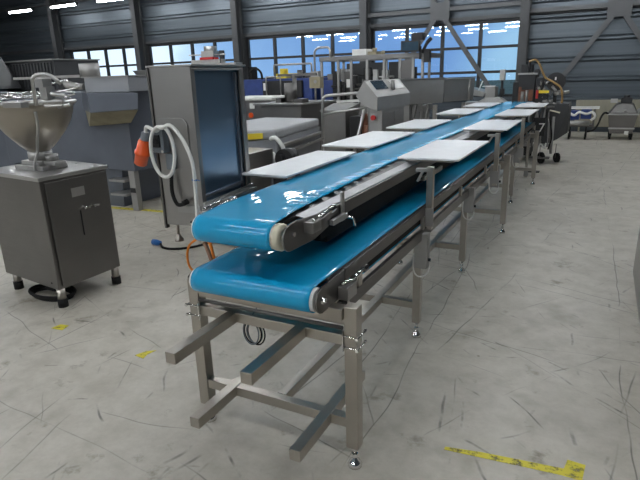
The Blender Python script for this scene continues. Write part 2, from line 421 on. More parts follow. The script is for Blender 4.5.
# fluorescent lamps in rows parallel to the back wall
def lamp():
    t = thing('fluorescent_lamp', 'l', 'ceiling lamp', (0, 0, 4.26), 'fluorescent lamps hung under the roof')
    MB().box(-.66, .66, -.05, .05, 4.225, 4.26).box(-.66, -.64, -.05, .05, 4.16, 4.23).box(.64, .66, -.05, .05, 4.16, 4.23).build('housing', 'steel_dark', t)
    MB().box(-.635, .635, -.045, .045, 4.165, 4.222).build('tube', 'tube_light', t, bevel=.015)
    return t
L0 = lamp(); first = True
rows = [14.0, 10.5, 7.0, 3.5, 0.0, -3.5, -7.0, -10.5]
vis = {0: 'leftmost of the three lit fluorescent lamps at the top left', 1: 'middle one of the three lit fluorescent lamps at the top left', 2: 'rightmost of the three lit fluorescent lamps at the top left'}
for ri, y in enumerate(rows):
    for i in range(10):
        x = -19.45+2.33*i+(0 if ri == 0 else .6*(ri % 2))
        o = L0 if first else copy_tree(L0); first = False
        o.location = (x, y, 4.26)
        o['label'] = vis[i] if (ri == 0 and i in vis) else 'fluorescent lamp under the hall roof outside the view, mirrored in the window glass'
    r = MB().box(XL, XR, y-.03, y+.03, 4.262, 4.32)
    struct(r.build('trim_%d' % k, 'dark_column'), 'dark rail carrying a row of lamps'); k += 1
# lamps copied from L0 share its parts' parent inverse, built about x=0,y=0
# radiator
rt = thing('radiator', 'long cream ribbed radiator low on the back wall', 'radiator', (.5, WY-.12, .12))
rp = MB().box(-.6, 1.75, WY-.13, WY-.08, .14, .80)
x = -.58
while x < 1.74:
    rp.box(x, x+.05, WY-.175, WY-.13, .16, .78); x += .10
rp.build('panel', 'radiator_cream', rt)
MB().box(-.5, -.46, WY-.12, WY-.05, .0, .30).box(1.5, 1.54, WY-.12, WY-.05, 0, .30).build('bracket', 'radiator_cream', rt)
# yellow floor paint
def paint(pts, label):
    mb = MB(); mb.prism(pts, 'z', .0005, .002)
    tag(mb.build('floor_marking', 'floor_paint_yellow'), label, 'floor marking')
paint([(-.46, 2.00), (-.30, 2.015), (-.15, 2.03), (.01, 2.045), (.09, 2.045), (.10, 2.15), (.03, 2.155), (.02, 2.09), (-.15, 2.07), (-.31, 2.05), (-.46, 2.02)], 'long worn yellow floor line right of the conveyor with a hooked end')
paint([(-2.38, 2.06), (-2.30, 2.05), (-2.315, 2.10), (-2.30, 2.16), (-2.35, 2.13)], 'small yellow paint patch on the floor left of the conveyor front')
paint([(-3.20, 2.10), (-3.10, 2.11), (-3.12, 2.18), (-3.19, 2.17)], 'faint yellow paint spot on the floor before the hopper machine')
paint([(-6.2, 4.82), (-4.3, 4.98), (-4.3, 5.06), (-6.2, 4.90)], 'faded yellow floor line behind the hopper machine')

# ================================================================== MAIN CONVEYOR (lower belt, frame)
YE = 9.7                         # far end
def belt_mesh(x0, x1, yf, yb, ztop, r, wavy=False, M=20, sag=0.0):
    """closed belt loop round two rollers of radius r"""
    zc = ztop-r; loop = []
    N = int((yb-yf)/.018)
    for i in range(N+1): loop.append((yf+(yb-yf)*i/N, ztop, 1))
    for i in range(1, 16): a = PI/2-PI*i/16; loop.append((yb+r*math.cos(a), zc+r*math.sin(a), 0))
    for i in range(81):
        d_ = (yb-yf)*min(i, 80-i)/80; loop.append((yb-(yb-yf)*i/80, zc-r-sag*min(1, d_/.6), 0))
    for i in range(1, 16): a = -PI/2-PI*i/16; loop.append((yf+r*math.cos(a), zc+r*math.sin(a), 0))
    mb = MB(); g = []
    for (y, z, top) in loop:
        row = []
        for j in range(M+1):
            u = j/M; x = x0+(x1-x0)*u; zz = z; xx = x
            if top:
                e = min(1, max(0, (y-yf-.10)/.4))*min(1, max(0, (yb-y-.05)/.3))
                n1 = noise.noise(Vector((x*3, y*.9, 3.1)))
                zz += e*.0035*n1
                if wavy:
                    edge = max(0, (u-.72)/.28)
                    w = math.sin(y*2*PI/.135+1.5*noise.noise(Vector((0, y*2, 0))))
                    zz += e*edge*edge*(.013*w-.003)
                    xx += e*edge*(.022*w-.012)
            if wavy and top: xx -= min(1, max(0, (y-yf)/.16))*(.022+.045*min(1, max(0, (y-yf-.1)/1.4)))
            row.append(mb.bm.verts.new((xx, y, zz)))
        g.append(row)
    n = len(g)
    for i in range(n):
        for j in range(M):
            f = mb.bm.faces.new((g[i][j], g[(i+1) % n][j], g[(i+1) % n][j+1], g[i][j+1])); f.smooth = True
    return mb
def solid(o, t=.003):
    md = o.modifiers.new('thickness', 'SOLIDIFY'); md.thickness = t; md.offset = 1
    return o
XC = -1.165
YL = 8.64                        # far end of the lower belt
LR, LL = -.895, -1.457           # lower belt edges
lo = thing('belt_conveyor', 'lower blue belt conveyor on a long square-tube steel frame', 'conveyor', (XC, 1.744, 0))
solid(belt_mesh(LL, LR, 1.655, YL, .835, .05, sag=.012).build('belt', 'belt_blue', lo))
for y in (1.655, YL):
    r = MB().cyl((LL-.012, y, .785), (LR+.012, y, .785), .0465, n=32).build('roller', 'white_plastic', lo)
    MB().cyl((LL-.05, y, .785), (LR+.04, y, .785), .012).build('axle', 'chrome', r)
MB().box(LL+.01, LR-.01, 1.72, YL-.06, .815, .829).build('slider_bed', 'steel_dark', lo)
# side plates
for sx, xe in ((1, LR), (-1, LL)):
    o = xe+sx*.022
    rl = MB().box(min(o, o+sx*.014), max(o, o+sx*.014), 1.86, YL+.0, .792, .845 if sx > 0 else .80)
    rl.build('side_rail', 'rail_steel', lo, bevel=.002)
    if sx > 0: MB().box(min(o-sx*.008, o+sx*.002), max(o-sx*.008, o+sx*.002), 1.72, YL-.02, .838, .848).build('belt_guide', 'black_paint', lo)
    low = MB().box(min(o, o+sx*.022), max(o, o+sx*.022), 1.80, YL-.1, .662, .722)
    low.build('lower_rail', 'rail_steel', lo, bevel=.002)
    # short struts between the two rails
    y = 1.98
    MB().box(min(o-sx*.001, o-sx*.008), max(o-sx*.001, o-sx*.008), 1.95, YL-.1, .752, .80).build('shade_strip', 'rubber', lo)  # black strip set in the rail gap to block light and read as shade
    while y < YL: MB().box(min(o+sx*.004, o+sx*.022), max(o+sx*.004, o+sx*.022), y, y+.035, .722, .792).build('rail_spacer', 'steel_tube', lo); y += .95
    # rounded end plate holding the roller
    rp_ = .052 if sx > 0 else .034
    pl = [(1.66+rp_*math.cos(a), .785+rp_*math.sin(a)) for a in [PI/2+PI*i/12 for i in range(13)]]+[(1.90, .735), (1.90, .842 if sx > 0 else .80)]
    ep = MB().prism(pl, 'x', min(o+sx*.001, o+sx*.009), max(o+sx*.001, o+sx*.009)).build('end_plate', 'steel_filler', lo, bevel=.001)
    MB().cyl((o+sx*.009, 1.66, .785), (o+sx*.022, 1.66, .785), .011, n=6, smooth=False).build('bolt', 'chrome', ep)
    tb = MB().box(min(o+sx*.01, o+sx*.055), max(o+sx*.01, o+sx*.055), 1.79, 1.88, .735, .79).build('tensioner_block', 'steel_sheet', lo, bevel=.002)
    MB().cyl((o+sx*.035, 1.86, .795), (o+sx*.035, 2.02, .80), .010).cyl((o+sx*.035, 1.99, .80), (o+sx*.035, 2.03, .80), .015, n=6, smooth=False).cyl((o+sx*.02, 1.80, .80), (o+sx*.05, 1.88, .80), .007).build('tensioner_screw', 'chrome', tb)
    MB().cyl((o+sx*.03, 1.84, .70), (o+sx*.03, 1.84, .735), .008).build('tensioner_pin', 'chrome', tb)
# frames: outer (wider) and inner ones
T = .055
def foot(x, y, parent):
    mb = MB().cyl((x, y, .05), (x, y, .105), .009, n=10)
    mb.cyl((x, y, .045), (x, y, .062), .014, n=6, smooth=False)
    mb.rev([(0, 0), (.030, 0), (.031, .010), (.026, .022), (.012, .040), (.010, .05), (0, .05)], (x, y, 0), n=20)
    mb.build('levelling_foot', 'chrome', parent)
FR = [(1.744, -.778, -1.553, .745), (2.987, -.895, -1.435, .672), (4.236, -.895, -1.435, .672), (5.513, -.775, -1.550, .80), (6.882, -.895, -1.435, .672), (8.159, -.775, -1.550, .765)]
for i, (y, xr, xl, zt) in enumerate(FR):
    for x in (xr, xl):
        t = T if i in (0, 3, 5) else .048
        lg = MB().box(x-t/2, x+t/2, y-t/2, y+t/2, .10, zt).build('leg', 'steel_tube', lo, bevel=.003)
        foot(x, y, lg)
    t2 = .042
    MB().box(xl+t/2, xr-t/2, y-t2/2, y+t2/2, .195, .24).build('crossbar', 'steel_tube', lo, bevel=.002)
    if i in (0, 3, 5):
        MB().box(xl+t/2, xr-t/2, y-t2/2, y+t2/2, .665, .71 if i else .715).build('crossbar', 'steel_tube', lo, bevel=.002)
        if i:
            for sx, x in ((1, xr), (-1, xl)):
                MB().box(min(x, x-sx*.11), max(x, x-sx*.11), y-.03, y+.03, .69, .73).build('mounting_bracket', 'steel_tube', lo, bevel=.002)
# long bottom rail
MB().box(-1.165, -1.120, 1.765, YL-.2, .196, .241).build('bottom_rail', 'steel_tube', lo, bevel=.002)
# front end frame: beam under the roller, clamp beam and stubs
MB().box(-1.525, -.806, 1.70, 1.755, .692, .738).build('end_beam', 'steel_tube', lo, bevel=.002)
MB().cyl((-1.52, 1.715, .655), (-.81, 1.715, .655), .008).build('tie_rod', 'steel_dark', lo)
MB().box(-1.5255, -.8055, 1.722, 1.764, .575, .620).build('clamp_beam', 'steel_tube', lo, bevel=.002)
for x in (-1.35, -1.005):
    MB().box(x-.024, x+.024, 1.33, 1.722, .574, .6205).build('stub_rail', 'steel_tube', lo, bevel=.002)
for x in (-1.385, -.90):
    MB().box(x-.024, x+.024, 1.455, 2.10, .194, .243).build('stub_rail', 'steel_tube', lo, bevel=.002)
for sx, x in ((1, -.778), (-1, -1.553)):
    u = MB()
    for z in (.574, .622):
        u.cyl((x-.030, 1.710, z), (x+.034, 1.710, z), .0035, n=8)
        xo = x+sx*.034
        u.cyl((xo, 1.705, z), (xo, 1.80, z), .0035, n=8)
        u.cyl((xo, 1.698, z), (xo, 1.706, z), .0075, n=6, smooth=False).cyl((xo, 1.782, z), (xo, 1.79, z), .0075, n=6, smooth=False)
    u.box(min(x-sx*.031, x-sx*.028), max(x-sx*.031, x-sx*.028), 1.706, 1.72, .555, .64)
    u.build('clamp', 'chrome', lo)
# under-belt motor drum and junction boxes on the inner legs
for i, (x, y, z0, z1) in enumerate(((-.872, 2.985, .490, .705), (-.868, 4.24, .53, .73), (-.800, 4.95, .60, .80), (-.868, 6.882, .52, .72))):
    jb = MB().box(x-.022, x+.055, y-.085, y-.025, z0, z1).build('junction_box', 'steel_dull', lo, bevel=.004)
    MB().cyl((x+.055, y-.05, z0+.05), (x+.068, y-.05, z0+.05), .010, n=10).build('cable_gland', 'rubber', jb)
    MB().tube([(x-.025, y-.085, z0+.09), (x-.020, y-.10, z0+.0), (x+.0, y-.08, z0-.050), (x+.03, y-.04, z0-.058), (x+.045, y+.0, z0-.03), (x+.04, y+.01, z0+.004)], .0045).build('cable', 'cable_white', jb)
# hanging supports seen between the legs on the far side
for y in (2.25, 3.6):
    MB().cyl((-1.19, y, .52), (-1.19, y, .67), .02).cyl((-1.19, y, .50), (-1.19, y, .52), .032).build('drain_spout', 'steel_tube', lo)
# coiled cable under the front beam
cc = thing('coiled_cable', 'black and grey cable coiled and hung under the front beam of the conveyor', 'cable', (-1.262, 1.72, .57))
m1 = MB(); m2 = MB()
for j in range(4):
    pts = torus_pts((-1.262+.004*j, 1.735+.007*j, .535-.003*j), .040+.005*(j % 2), .058-.003*(j % 3), 14, j)
    (m1 if j % 2 else m2).tube(pts, .0035, 6, closed=True, sub=3)
m2.tube([(-1.262, 1.735, .585), (-1.25, 1.74, .62), (-1.24, 1.79, .66)], .0035, 6)
m1.build('loop', 'rubber', cc); m2.build('loop', 'switch_grey', cc)

# ================================================================== UPPER CONVEYOR
UR, UL = -1.033, -1.390
up = thing('belt_conveyor', 'upper narrower blue belt conveyor with wavy belt edge, mounted over the lower belt', 'conveyor', (-1.2, 1.62, 1.03))
solid(belt_mesh(UL, UR, 1.625, YE, 1.08, .052, wavy=True).build('belt', 'belt_blue', up))
rr = MB().cyl((UL-.010, 1.625, 1.028), (UR+.004, 1.625, 1.028), .0485, n=36).build('roller', 'white_plastic', up)
MB().rev([(.016, .0), (.049, .0), (.052, .006), (.052, .026), (.046, .030), (.016, .030)], (UR+.002, 1.625, 1.028), (1, 0, 0), 36, close=True).build('roller_cap', 'cream_plastic', rr)
rr = MB().cyl((UL-.010, YE, 1.028), (UR+.004, YE, 1.028), .0485, n=36).build('roller', 'white_plastic', up)
MB().box(UL+.01, UR-.012, 1.70, YE-.06, 1.050, 1.066).build('slider_bed', 'steel_dark', up)
for sx, xe in ((1, -.986), (-1, -1.405)):
    a, b_ = sorted((xe, xe+sx*.012))
    MB().box(a, b_, 1.74, YE, 1.005, 1.060 if sx > 0 else 1.045).build('side_rail', 'rail_steel', up, bevel=.002)
    if sx > 0: MB().prism([(-1.035, 1.070), (-.987, 1.0605), (-.987, 1.0645), (-1.035, 1.074)], 'y', 1.78, YE-.05).build('wear_strip', 'guide_grey', up)
    pl = [(1.615+.050*math.cos(q), 1.032+.050*math.sin(q)) for q in [PI*.62+PI*.88*i/12 for i in range(13)]]+[(1.80, .975), (1.95, 1.0), (1.95, 1.062), (1.66, 1.086)]
    if sx < 0: pl = [(1.70, 1.0), (1.80, .99), (1.95, 1.035), (1.95, 1.075), (1.70, 1.06)]
    a, b_ = sorted((xe+sx*.012, xe+sx*.020))
    ep = MB().prism(pl, 'x', a, b_).build('end_plate', 'steel_filler', up, bevel=.001)
    MB().cyl((xe+sx*.02, 1.625, 1.045), (xe+sx*.032, 1.625, 1.045), .009, n=6, smooth=False).build('bolt', 'chrome', ep)
    MB().cyl((xe+sx*.02, 1.76, 1.045), (xe+sx*.028, 1.76, 1.045), .008, n=6, smooth=False).build('bolt', 'chrome', ep)
    a, b_ = sorted((xe+sx*.02, xe+sx*.062))
    tb = MB().box(a, b_, 1.715, 1.785, 1.025, 1.068).build('tensioner_block', 'steel_sheet', up, bevel=.002)
    MB().cyl((xe+sx*.042, 1.77, 1.06), (xe+sx*.042, 1.93, 1.075), .009).cyl((xe+sx*.042, 1.90, 1.072), (xe+sx*.042, 1.94, 1.076), .014, n=6, smooth=False).cyl((xe+sx*.055, 1.73, 1.072), (xe+sx*.055, 1.86, 1.084), .005).build('tensioner_screw', 'chrome', tb)
    if sx < 0: continue
    # long dark plate standing in for the shade under the rail
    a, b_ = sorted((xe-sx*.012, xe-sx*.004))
    MB().box(a, b_, 1.9, YE-.1, .94, 1.004).build('shade_plate', 'rubber', up)
h = MB().box(-.970, -.962, 2.055, 2.085, .985, 1.115).box(-.962, -.941, 1.93, 2.07, 1.000, 1.022).build('handle_bracket', 'steel_bright', up, bevel=.001)
MB().pipe([(-.962, 2.075, 1.0), (-.922, 2.085, 1.0), (-.916, 2.09, .955)], .006, bend=.012).build('crank_handle', 'chrome', h)
# stand-offs joining the two decks
for y in (2.25, 3.9, 5.6, 7.3, 8.5):
    for x in (-1.475, -.935):
        pass
    MB().box(-1.535, -1.500, y-.02, y+.02, .845, 1.03).box(-1.535, -1.403, y-.02, y+.02, 1.0, 1.03).build('deck_support', 'steel_tube', up, bevel=.002)
# added dark tray deepens the shade between decks, as does the drive housing
MB().box(-1.385, -1.01, 1.74, YE-.2, .955, .960).build('shade_tray', 'rubber', up)
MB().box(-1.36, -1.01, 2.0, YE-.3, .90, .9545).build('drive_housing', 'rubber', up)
MB().box(-1.005, -.975, 3.35, 3.8, .925, .9545).build('sensor_rail', 'steel_tube', up)

# ================================================================== WORKTOPS on posts
ZT = 1.112
def worktop(label, x0, x1, y0, y1, px, py, side, pz0, grp='white worktop boards along the conveyor'):
    t = thing('side_worktop', label, 'worktop', ((x0+x1)/2, (y0+y1)/2, 1.09), grp)
    MB().box(x0, x1, y0, y1, ZT-.012, ZT).build('board', 'white_board', t, bevel=.003)
    f = MB(); z = ZT-.026
    f.box(x0+.04, x0+.065, y0+.04, y1-.04, z, ZT-.0125).box(x1-.065, x1-.04, y0+.04, y1-.04, z, ZT-.0125)
    f.box(x0+.065, x1-.065, y0+.04, y0+.065, z, ZT-.0125).box(x0+.065, x1-.065, y1-.065, y1-.04, z, ZT-.0125)
    f.build('board_frame', 'steel_tube', t)
    p = MB().box(px-.019, px+.019, py-.019, py+.019, pz0, ZT-.033).build('post', 'steel_tube', t, bevel=.002)
    if side > 0:
        MB().beam((px-.02, py, ZT-.055), (px-.085, py, ZT-.055), .03, .02).beam((px-.045, py+.0, ZT-.06), (px-.075, py+.0, .99), .03, .012).build('support_arm', 'steel_dull', p, bevel=.001)
    if side > 0:
        MB().box(px-.030, px+.030, py-.027, py-.0195, pz0-.0+.02, pz0+.13).build('clamp_plate', 'steel_dull', p, bevel=.001)
    return t
RT = [('white worktop board on the right side nearest the camera', 3.10, 4.02, -.841, 3.015, .708),
      ('second white worktop board from the front on the right side', 4.84, 5.78, -.775, 4.86, .62),
      ('third white worktop board from the front on the right side', 6.42, 7.38, -.765, 6.44, .62),
      ('farthest white worktop board on the right side, by the dark machine', 7.95, 8.72, -.935, 8.70, .0)]
for lb, y0, y1, px, py, z0 in RT: worktop(lb, -1.075, -.700, y0, y1, px, py, 1, z0)
LT = [('long white worktop board on the left side nearest the camera, beside the steel cabinet', 2.34, 3.25),
      ('second white worktop board from the front on the left side', 3.52, 4.52),
      ('third white worktop board from the front on the left side', 4.86, 5.78),
      ('fourth white worktop board from the front on the left side', 6.60, 7.55),
      ('farthest white worktop board on the left side', 8.05, 8.92)]
for n_, (lb, y0, y1) in enumerate(LT): worktop(lb, -1.800 if n_ else -1.695, -1.405, y0, y1, -1.585, y0+.35, -1, .62)

# ================================================================== STEEL SWITCH CABINET beside the conveyor
cb = thing('switch_cabinet', 'tall brushed steel electrical cabinet with open recessed side, left of the conveyor front', 'cabinet', (-1.79, 2.08, .87))

Rz = Matrix.Rotation(math.radians(6), 4, 'Z')
def CB(mb):                                   # local: x -w..0, y 0..d from the near right corner, z world
    for v in mb.bm.verts:
        p = Rz @ Vector((v.co.x, v.co.y, 0)); v.co = Vector((p.x-1.75, p.y+2.08, v.co.z))
    return mb
CW, CD, Z0, Z1 = .235, .515, .872, 1.662
s = MB()
s.box(-CW, 0, 0, .012, Z0, Z1).box(-CW, -CW+.012, .012, CD, Z0, Z1).box(-CW+.012, -.0, CD-.012, CD, Z0, Z1)
s.box(-CW+.012, 0, .012, CD-.012, Z1-.012, Z1).box(-CW+.012, 0, .012, CD-.012, Z0, Z0+.012)
s.box(-.012, 0, .012, .036, Z0+.012, Z1-.012).box(-.012, 0, CD-.045, CD-.012, Z0+.012, Z1-.012).box(-.012, 0, .036, CD-.045, Z0+.012, .985).box(-.012, 0, .036, CD-.045, Z1-.02, Z1-.012)
CB(s).build('cabinet_shell', 'steel_sheet', cb, bevel=.002)
CB(MB().box(-.034, -.026, .02, CD-.02, Z0+.02, Z1-.02)).build('recessed_panel', 'belt_reflection_blue', cb)
CB(MB().box(-.0255, -.013, CD-.075, CD-.060, Z0+.07, Z1-.03).box(-.0255, -.013, .040, CD-.075, 1.015, 1.03)).build('recess_frame', 'grey_paint', cb)
CB(MB().box(.0005, .035, .0, CD+.01, .972, .984).box(.0005, .012, 0, CD+.01, .9845, 1.0)).build('bottom_ledge', 'steel_bright', cb, bevel=.001)
CB(MB().box(-CW-.012, .012, -.010, CD+.01, Z1, Z1+.008)).build('lid', 'steel_bright', cb, bevel=.001)
CB(MB().box(-CW-.012, -CW-.001, -.008, .02, Z0-.02, Z1-.005)).build('hinge_side', 'steel_dark', cb)
# recessed dish with isolator
d = MB(); pts = []
for cx, cz, a0 in ((-.085, 1.38, 0), (-.185, 1.38, 90), (-.185, 1.05, 180), (-.085, 1.05, 270)):
    for q in range(7):
        a = math.radians(a0+q*15); pts.append((cx+.042*math.cos(a), cz+.042*math.sin(a)))
d.prism(pts, 'y', -.006, -.0005)
CB(d).build('isolator_plate', 'steel_sheet', cb, bevel=.002)
CB(MB().box(-.232, -.158, -.055, -.006, 1.255, 1.375)).build('isolator_switch', 'switch_grey', cb, bevel=.006)
CB(MB().box(-.215, -.175, -.068, -.0555, 1.285, 1.345).cyl((-.195, -.075, 1.315), (-.195, -.0685, 1.315), .016)).build('switch_knob', 'black_paint', cb, bevel=.003)
for sx in (-.225, -.165):
    CB(MB().cyl((sx, -.062, 1.265), (sx, -.0555, 1.265), .007, n=10)).build('screw', 'chrome', cb)
CB(MB().box(-.175, -.13, -.030, -.006, 1.17, 1.25)).build('cable_gland_box', 'switch_grey', cb, bevel=.003)
CB(MB().box(-.15, -.012, -.010, -.0005, .945, .985)).build('lower_plate', 'steel_dull', cb, bevel=.002)
CB(MB().tube([(-.150, -.03, 1.15), (-.150, -.04, 1.06), (-.13, -.04, 1.00), (-.10, -.04, .995), (-.075, -.03, 1.01)], .010).cyl((-.095, -.035, 1.0), (-.07, -.028, 1.012), .014)).build('short_cable', 'rubber', cb)
CB(MB().cyl((-.215, .06, .80), (-.215, .06, .872), .009).rev([(0, 0), (.026, 0), (.024, .012), (.008, .04), (0, .04)], (-.215, .06, .765), n=16)).build('foot', 'steel_tube', cb)
CB(MB().cyl((-.215, .36, .80), (-.215, .36, .872), .009).rev([(0, 0), (.026, 0), (.024, .012), (.008, .04), (0, .04)], (-.215, .36, .765), n=16)).build('foot', 'steel_tube', cb)
CB(MB().beam((.0, .20, .83), (.24, .14, .705), .04, .04).beam((-.2, .2, .85), (.02, .2, .85), .04, .04)).build('mounting_arm', 'steel_tube', cb, bevel=.002)
# white supply cable coiled on the isolator, with orange plug
pc = thing('power_cable', 'thick white power cable coiled over the cabinet switch, ending in an orange plug', 'cable', (-1.99, 2.0, 1.26))
cx, cy, cz = -1.878, 1.985, 1.262
pts = [(-1.996, 1.995, 1.345), (-1.982, 1.99, 1.385)]
for q in range(0, 14):                         # spiral of two turns
    a = math.radians(125-q*30); rx = .066+.0005*q
    pts.append((cx+rx*math.cos(a), cy-.0016*q, cz+.122*math.sin(a)+.004))
pts += [(-1.845, 1.95, 1.385), (-1.795, 1.95, 1.398), (-1.742, 1.95, 1.355), (-1.698, 1.95, 1.28), (-1.678, 1.95, 1.20), (-1.680, 1.95, 1.05), (-1.684, 1.95, .92), (-1.66, 1.95, .84)]
MB().tube(pts, .0088, 12, sub=4).build('cable', 'cable_white', pc)
MB().tube([(-1.684, 1.95, .92), (-1.672, 1.955, .86), (-1.645, 1.955, .80), (-1.61, 1.95, .72), (-1.58, 1.95, .66)], .0095, 10).build('brown_cable_end', 'pipe_brown', pc)
a = Vector((-1.996, 1.995, 1.352)); bq = Vector((-2.063, 1.995, 1.185)); dd = (bq-a).normalized()
MB().rev([(0, -.005), (.018, -.005), (.022, .0), (.022, .030), (.026, .033), (0, .033)], a, dd, 20).build('cable_nut', 'switch_grey', pc)
MB().rev([(0, .032), (.025, .032), (.031, .048), (.034, .095), (.039, .098), (.039, .112), (.034, .115), (.032, .165), (.026, .170), (0, .166)], a, dd, 24).build('plug', 'orange_plug', pc)
bt = MB().tube(torus_pts((-1.679, 1.95, 1.145), .013, .005, 8), .0025, 6, closed=True, sub=2).tube([(-1.672, 1.938, 1.145), (-1.65, 1.935, 1.15), (-1.635, 1.935, 1.147)], .0022, 6)
bt.build('cable_tie', 'blue_plug', pc)
cb.location = (-1.665, 1.934, .921); cb.scale = (.93, .93, .93)
pc.location = (-1.851, 1.860, 1.284); pc.scale = (.93, .93, .93)
# orange air hose loop
oh = thing('air_hose', 'thin orange air hose looped between the two belts on the left', 'hose', (-1.72, 1.95, .80))
loop = [(-1.62, 1.94, .96), (-1.635, 1.94, .90), (-1.66, 1.94, .865), (-1.70, 1.94, .850), (-1.745, 1.94, .815), (-1.765, 1.94, .76), (-1.755, 1.94, .70), (-1.70, 1.94, .665), (-1.64, 1.94, .69), (-1.605, 1.94, .76), (-1.61, 1.94, .82), (-1.645, 1.95, .86), (-1.69, 1.955, .862)]
MB().tube(loop, .006, 8).tube([(-1.625, 1.95, .90), (-1.62, 1.95, .85), (-1.605, 1.95, .77), (-1.59, 1.95, .72)], .006, 8).build('hose_loop', 'orange_hose', oh)
# blue plug and lead on the floor behind
bp_ = thing('extension_lead', 'black lead with a blue plug lying on the floor behind the cabinet', 'cable', (-4.0, 3.85, 0))
MB().tube([(-3.83, 3.84, .02), (-3.74, 3.78, .012), (-3.62, 3.78, .012), (-3.5, 3.86, .012), (-3.42, 4.02, .012), (-3.35, 4.3, .012), (-3.2, 4.7, .012), (-2.9, 5.0, .012)], .012, 8).build('lead', 'rubber', bp_)
MB().rev([(0, 0), (.022, 0), (.026, .03), (.03, .04), (.03, .10), (0, .10)], (-3.83, 3.84, .03), (-1, .05, 0), 16).build('plug', 'blue_plug', bp_)

# ================================================================== HOPPER MACHINE, left foreground
fm = thing('hopper_filler', 'floor-standing steel filling machine with conical hopper in the left foreground', 'machine', (-3.8, 2.7, 0))
F0, F1, F2, F3 = (-3.415, 2.36), (-3.405, 2.935), (-4.16, 3.03), (-4.18, 2.455)
def quad(z, e=0):
    cx = sum(p[0] for p in (F0, F1, F2, F3))/4; cyy = sum(p[1] for p in (F0, F1, F2, F3))/4
    return [(p[0]+(e if p[0] > cx else -e), p[1]+(e if p[1] > cyy else -e), z) for p in (F0, F1, F2, F3)]
MB().hexa(quad(.145)+quad(.955)).build('body', 'steel_filler', fm, bevel=.004)
MB().hexa(quad(.9555, .012)+quad(.985, .012)).build('top_plate', 'steel_bright', fm, bevel=.004)
MB().hexa([(-3.409, 2.39, .17), (-3.400, 2.39, .17), (-3.393, 2.915, .17), (-3.402, 2.915, .17), (-3.409, 2.39, .94), (-3.400, 2.39, .94), (-3.393, 2.915, .94), (-3.402, 2.915, .94)]).build('door', 'steel_filler', fm, bevel=.002)
MB().box(-3.396, -3.392, 2.585, 2.70, .80, .865).build('rating_plate', 'steel_bright', fm)
for y in (2.67, 2.755):
    hn = MB().cyl((-3.395, y, .705), (-3.365, y, .705), .011, n=12).box(-3.368, -3.358, y-.008, y+.032, .698, .712).build('door_latch', 'chrome', fm, bevel=.002)
MB().box(-3.396, -3.391, 2.635, 2.642, .50, .69).build('door_slot', 'black_paint', fm)
for (x, y) in ((-3.445, 2.395), (-3.435, 2.90), (-4.12, 2.50), (-4.12, 2.98)):
    lg = MB().cyl((x, y, .03), (x, y, .15), .030, n=20).build('leg', 'steel_tube', fm)
    MB().cyl((x, y, 0), (x, y, .065), .036, n=20).build('rubber_foot', 'rubber', lg)
hx, hy = -3.77, 2.66
MB().box(hx-.17, hx+.15, hy-.11, hy+.11, .985, 1.02).box(hx+.08, hx+.22, hy-.05, hy+.05, 1.02, 1.05).box(hx-.11, hx+.09, hy-.09, hy+.08, 1.02, 1.055).build('base_flange', 'steel_dull', fm, bevel=.006)
MB().cyl((hx, hy, 1.055), (hx, hy, 1.12), .085, n=28).cyl((hx+.13, hy, 1.05), (hx+.13, hy, 1.10), .045).build('neck', 'steel_dull', fm)
RH = .30; hz = 1.475
hp = MB().rev([(.070, 1.10), (.075, 1.12), (.130, 1.17), (.205, 1.26), (.255, 1.34), (.280, 1.41), (RH-.01, hz), (RH, hz), (RH, hz-.02), (RH-.012, hz-.02), (RH-.012, hz-.004), (.272, 1.41), (.247, 1.34), (.197, 1.26), (.122, 1.17), (.065, 1.12)], (hx, hy, 0), n=56, close=True)
ho = hp.build('hopper', 'steel_bowl', fm)
MB().tube([(hx+(RH+.004)*math.cos(q*PI/16), hy+(RH+.004)*math.sin(q*PI/16), hz) for q in range(32)], .011, 8, closed=True, sub=1).build('rim', 'steel_bright', ho)
# wire guard of the hopper
gd = MB()
for r, z in ((.10, 1.545), (.19, 1.535), (.27, 1.515)):
    gd.tube([(hx+r*math.cos(q*PI/12), hy+r*math.sin(q*PI/12), z) for q in range(24)], .006, 6, closed=True, sub=1)
for q in range(14):
    a_ = q*2*PI/14; gd.tube([(hx+.04*math.cos(a_), hy+.04*math.sin(a_), 1.55), (hx+.19*math.cos(a_), hy+.19*math.sin(a_), 1.54), (hx+.288*math.cos(a_), hy+.288*math.sin(a_), 1.485)], .005, 6, sub=2)
gd.build('wire_guard', 'chrome', fm)
MB().pipe([(-3.49, 2.50, 1.46), (-3.47, 2.49, 1.665), (-3.34, 2.53, 1.665), (-3.28, 2.56, 1.60)], .013, bend=.06).build('guard_handle', 'steel_bright', fm)
hg = MB(); hgx = -3.60
hg.box(hgx+.19, hgx+.27, hy-.20, hy-.13, 1.58, 1.635).box(hgx+.21, hgx+.28, hy-.19, hy-.12, 1.50, 1.585).cyl((hgx+.20, hy-.20, 1.485), (hgx+.32, hy-.10, 1.485), .022, n=14).cyl((hgx+.28, hy-.22, 1.46), (hgx+.38, hy-.16, 1.46), .010).cyl((hgx+.26, hy-.16, 1.54), (hgx+.34, hy-.10, 1.52), .016).cyl((hgx+.33, hy-.16, 1.45), (hgx+.40, hy-.12, 1.465), .013)
hg.build('guard_hinge', 'steel_bright', fm, bevel=.002)
MB().tube([(hgx+.24, hy-.12, 1.60), (hgx+.32, hy-.06, 1.62), (hgx+.39, hy-.02, 1.585), (hgx+.34, hy-.06, 1.56), (hgx+.28, hy-.1, 1.555)], .006, 8).tube([(hgx+.26, hy-.12, 1.55), (hgx+.34, hy-.06, 1.55), (hgx+.36, hy-.04, 1.53), (hgx+.28, hy-.1, 1.52)], .006, 8).build('hinge_spring', 'chrome', fm)
MB().box(hgx+.0, hgx+.19, hy-.33, hy-.27, 1.455, 1.492).build('guard_stop', 'steel_bright', fm, bevel=.003)
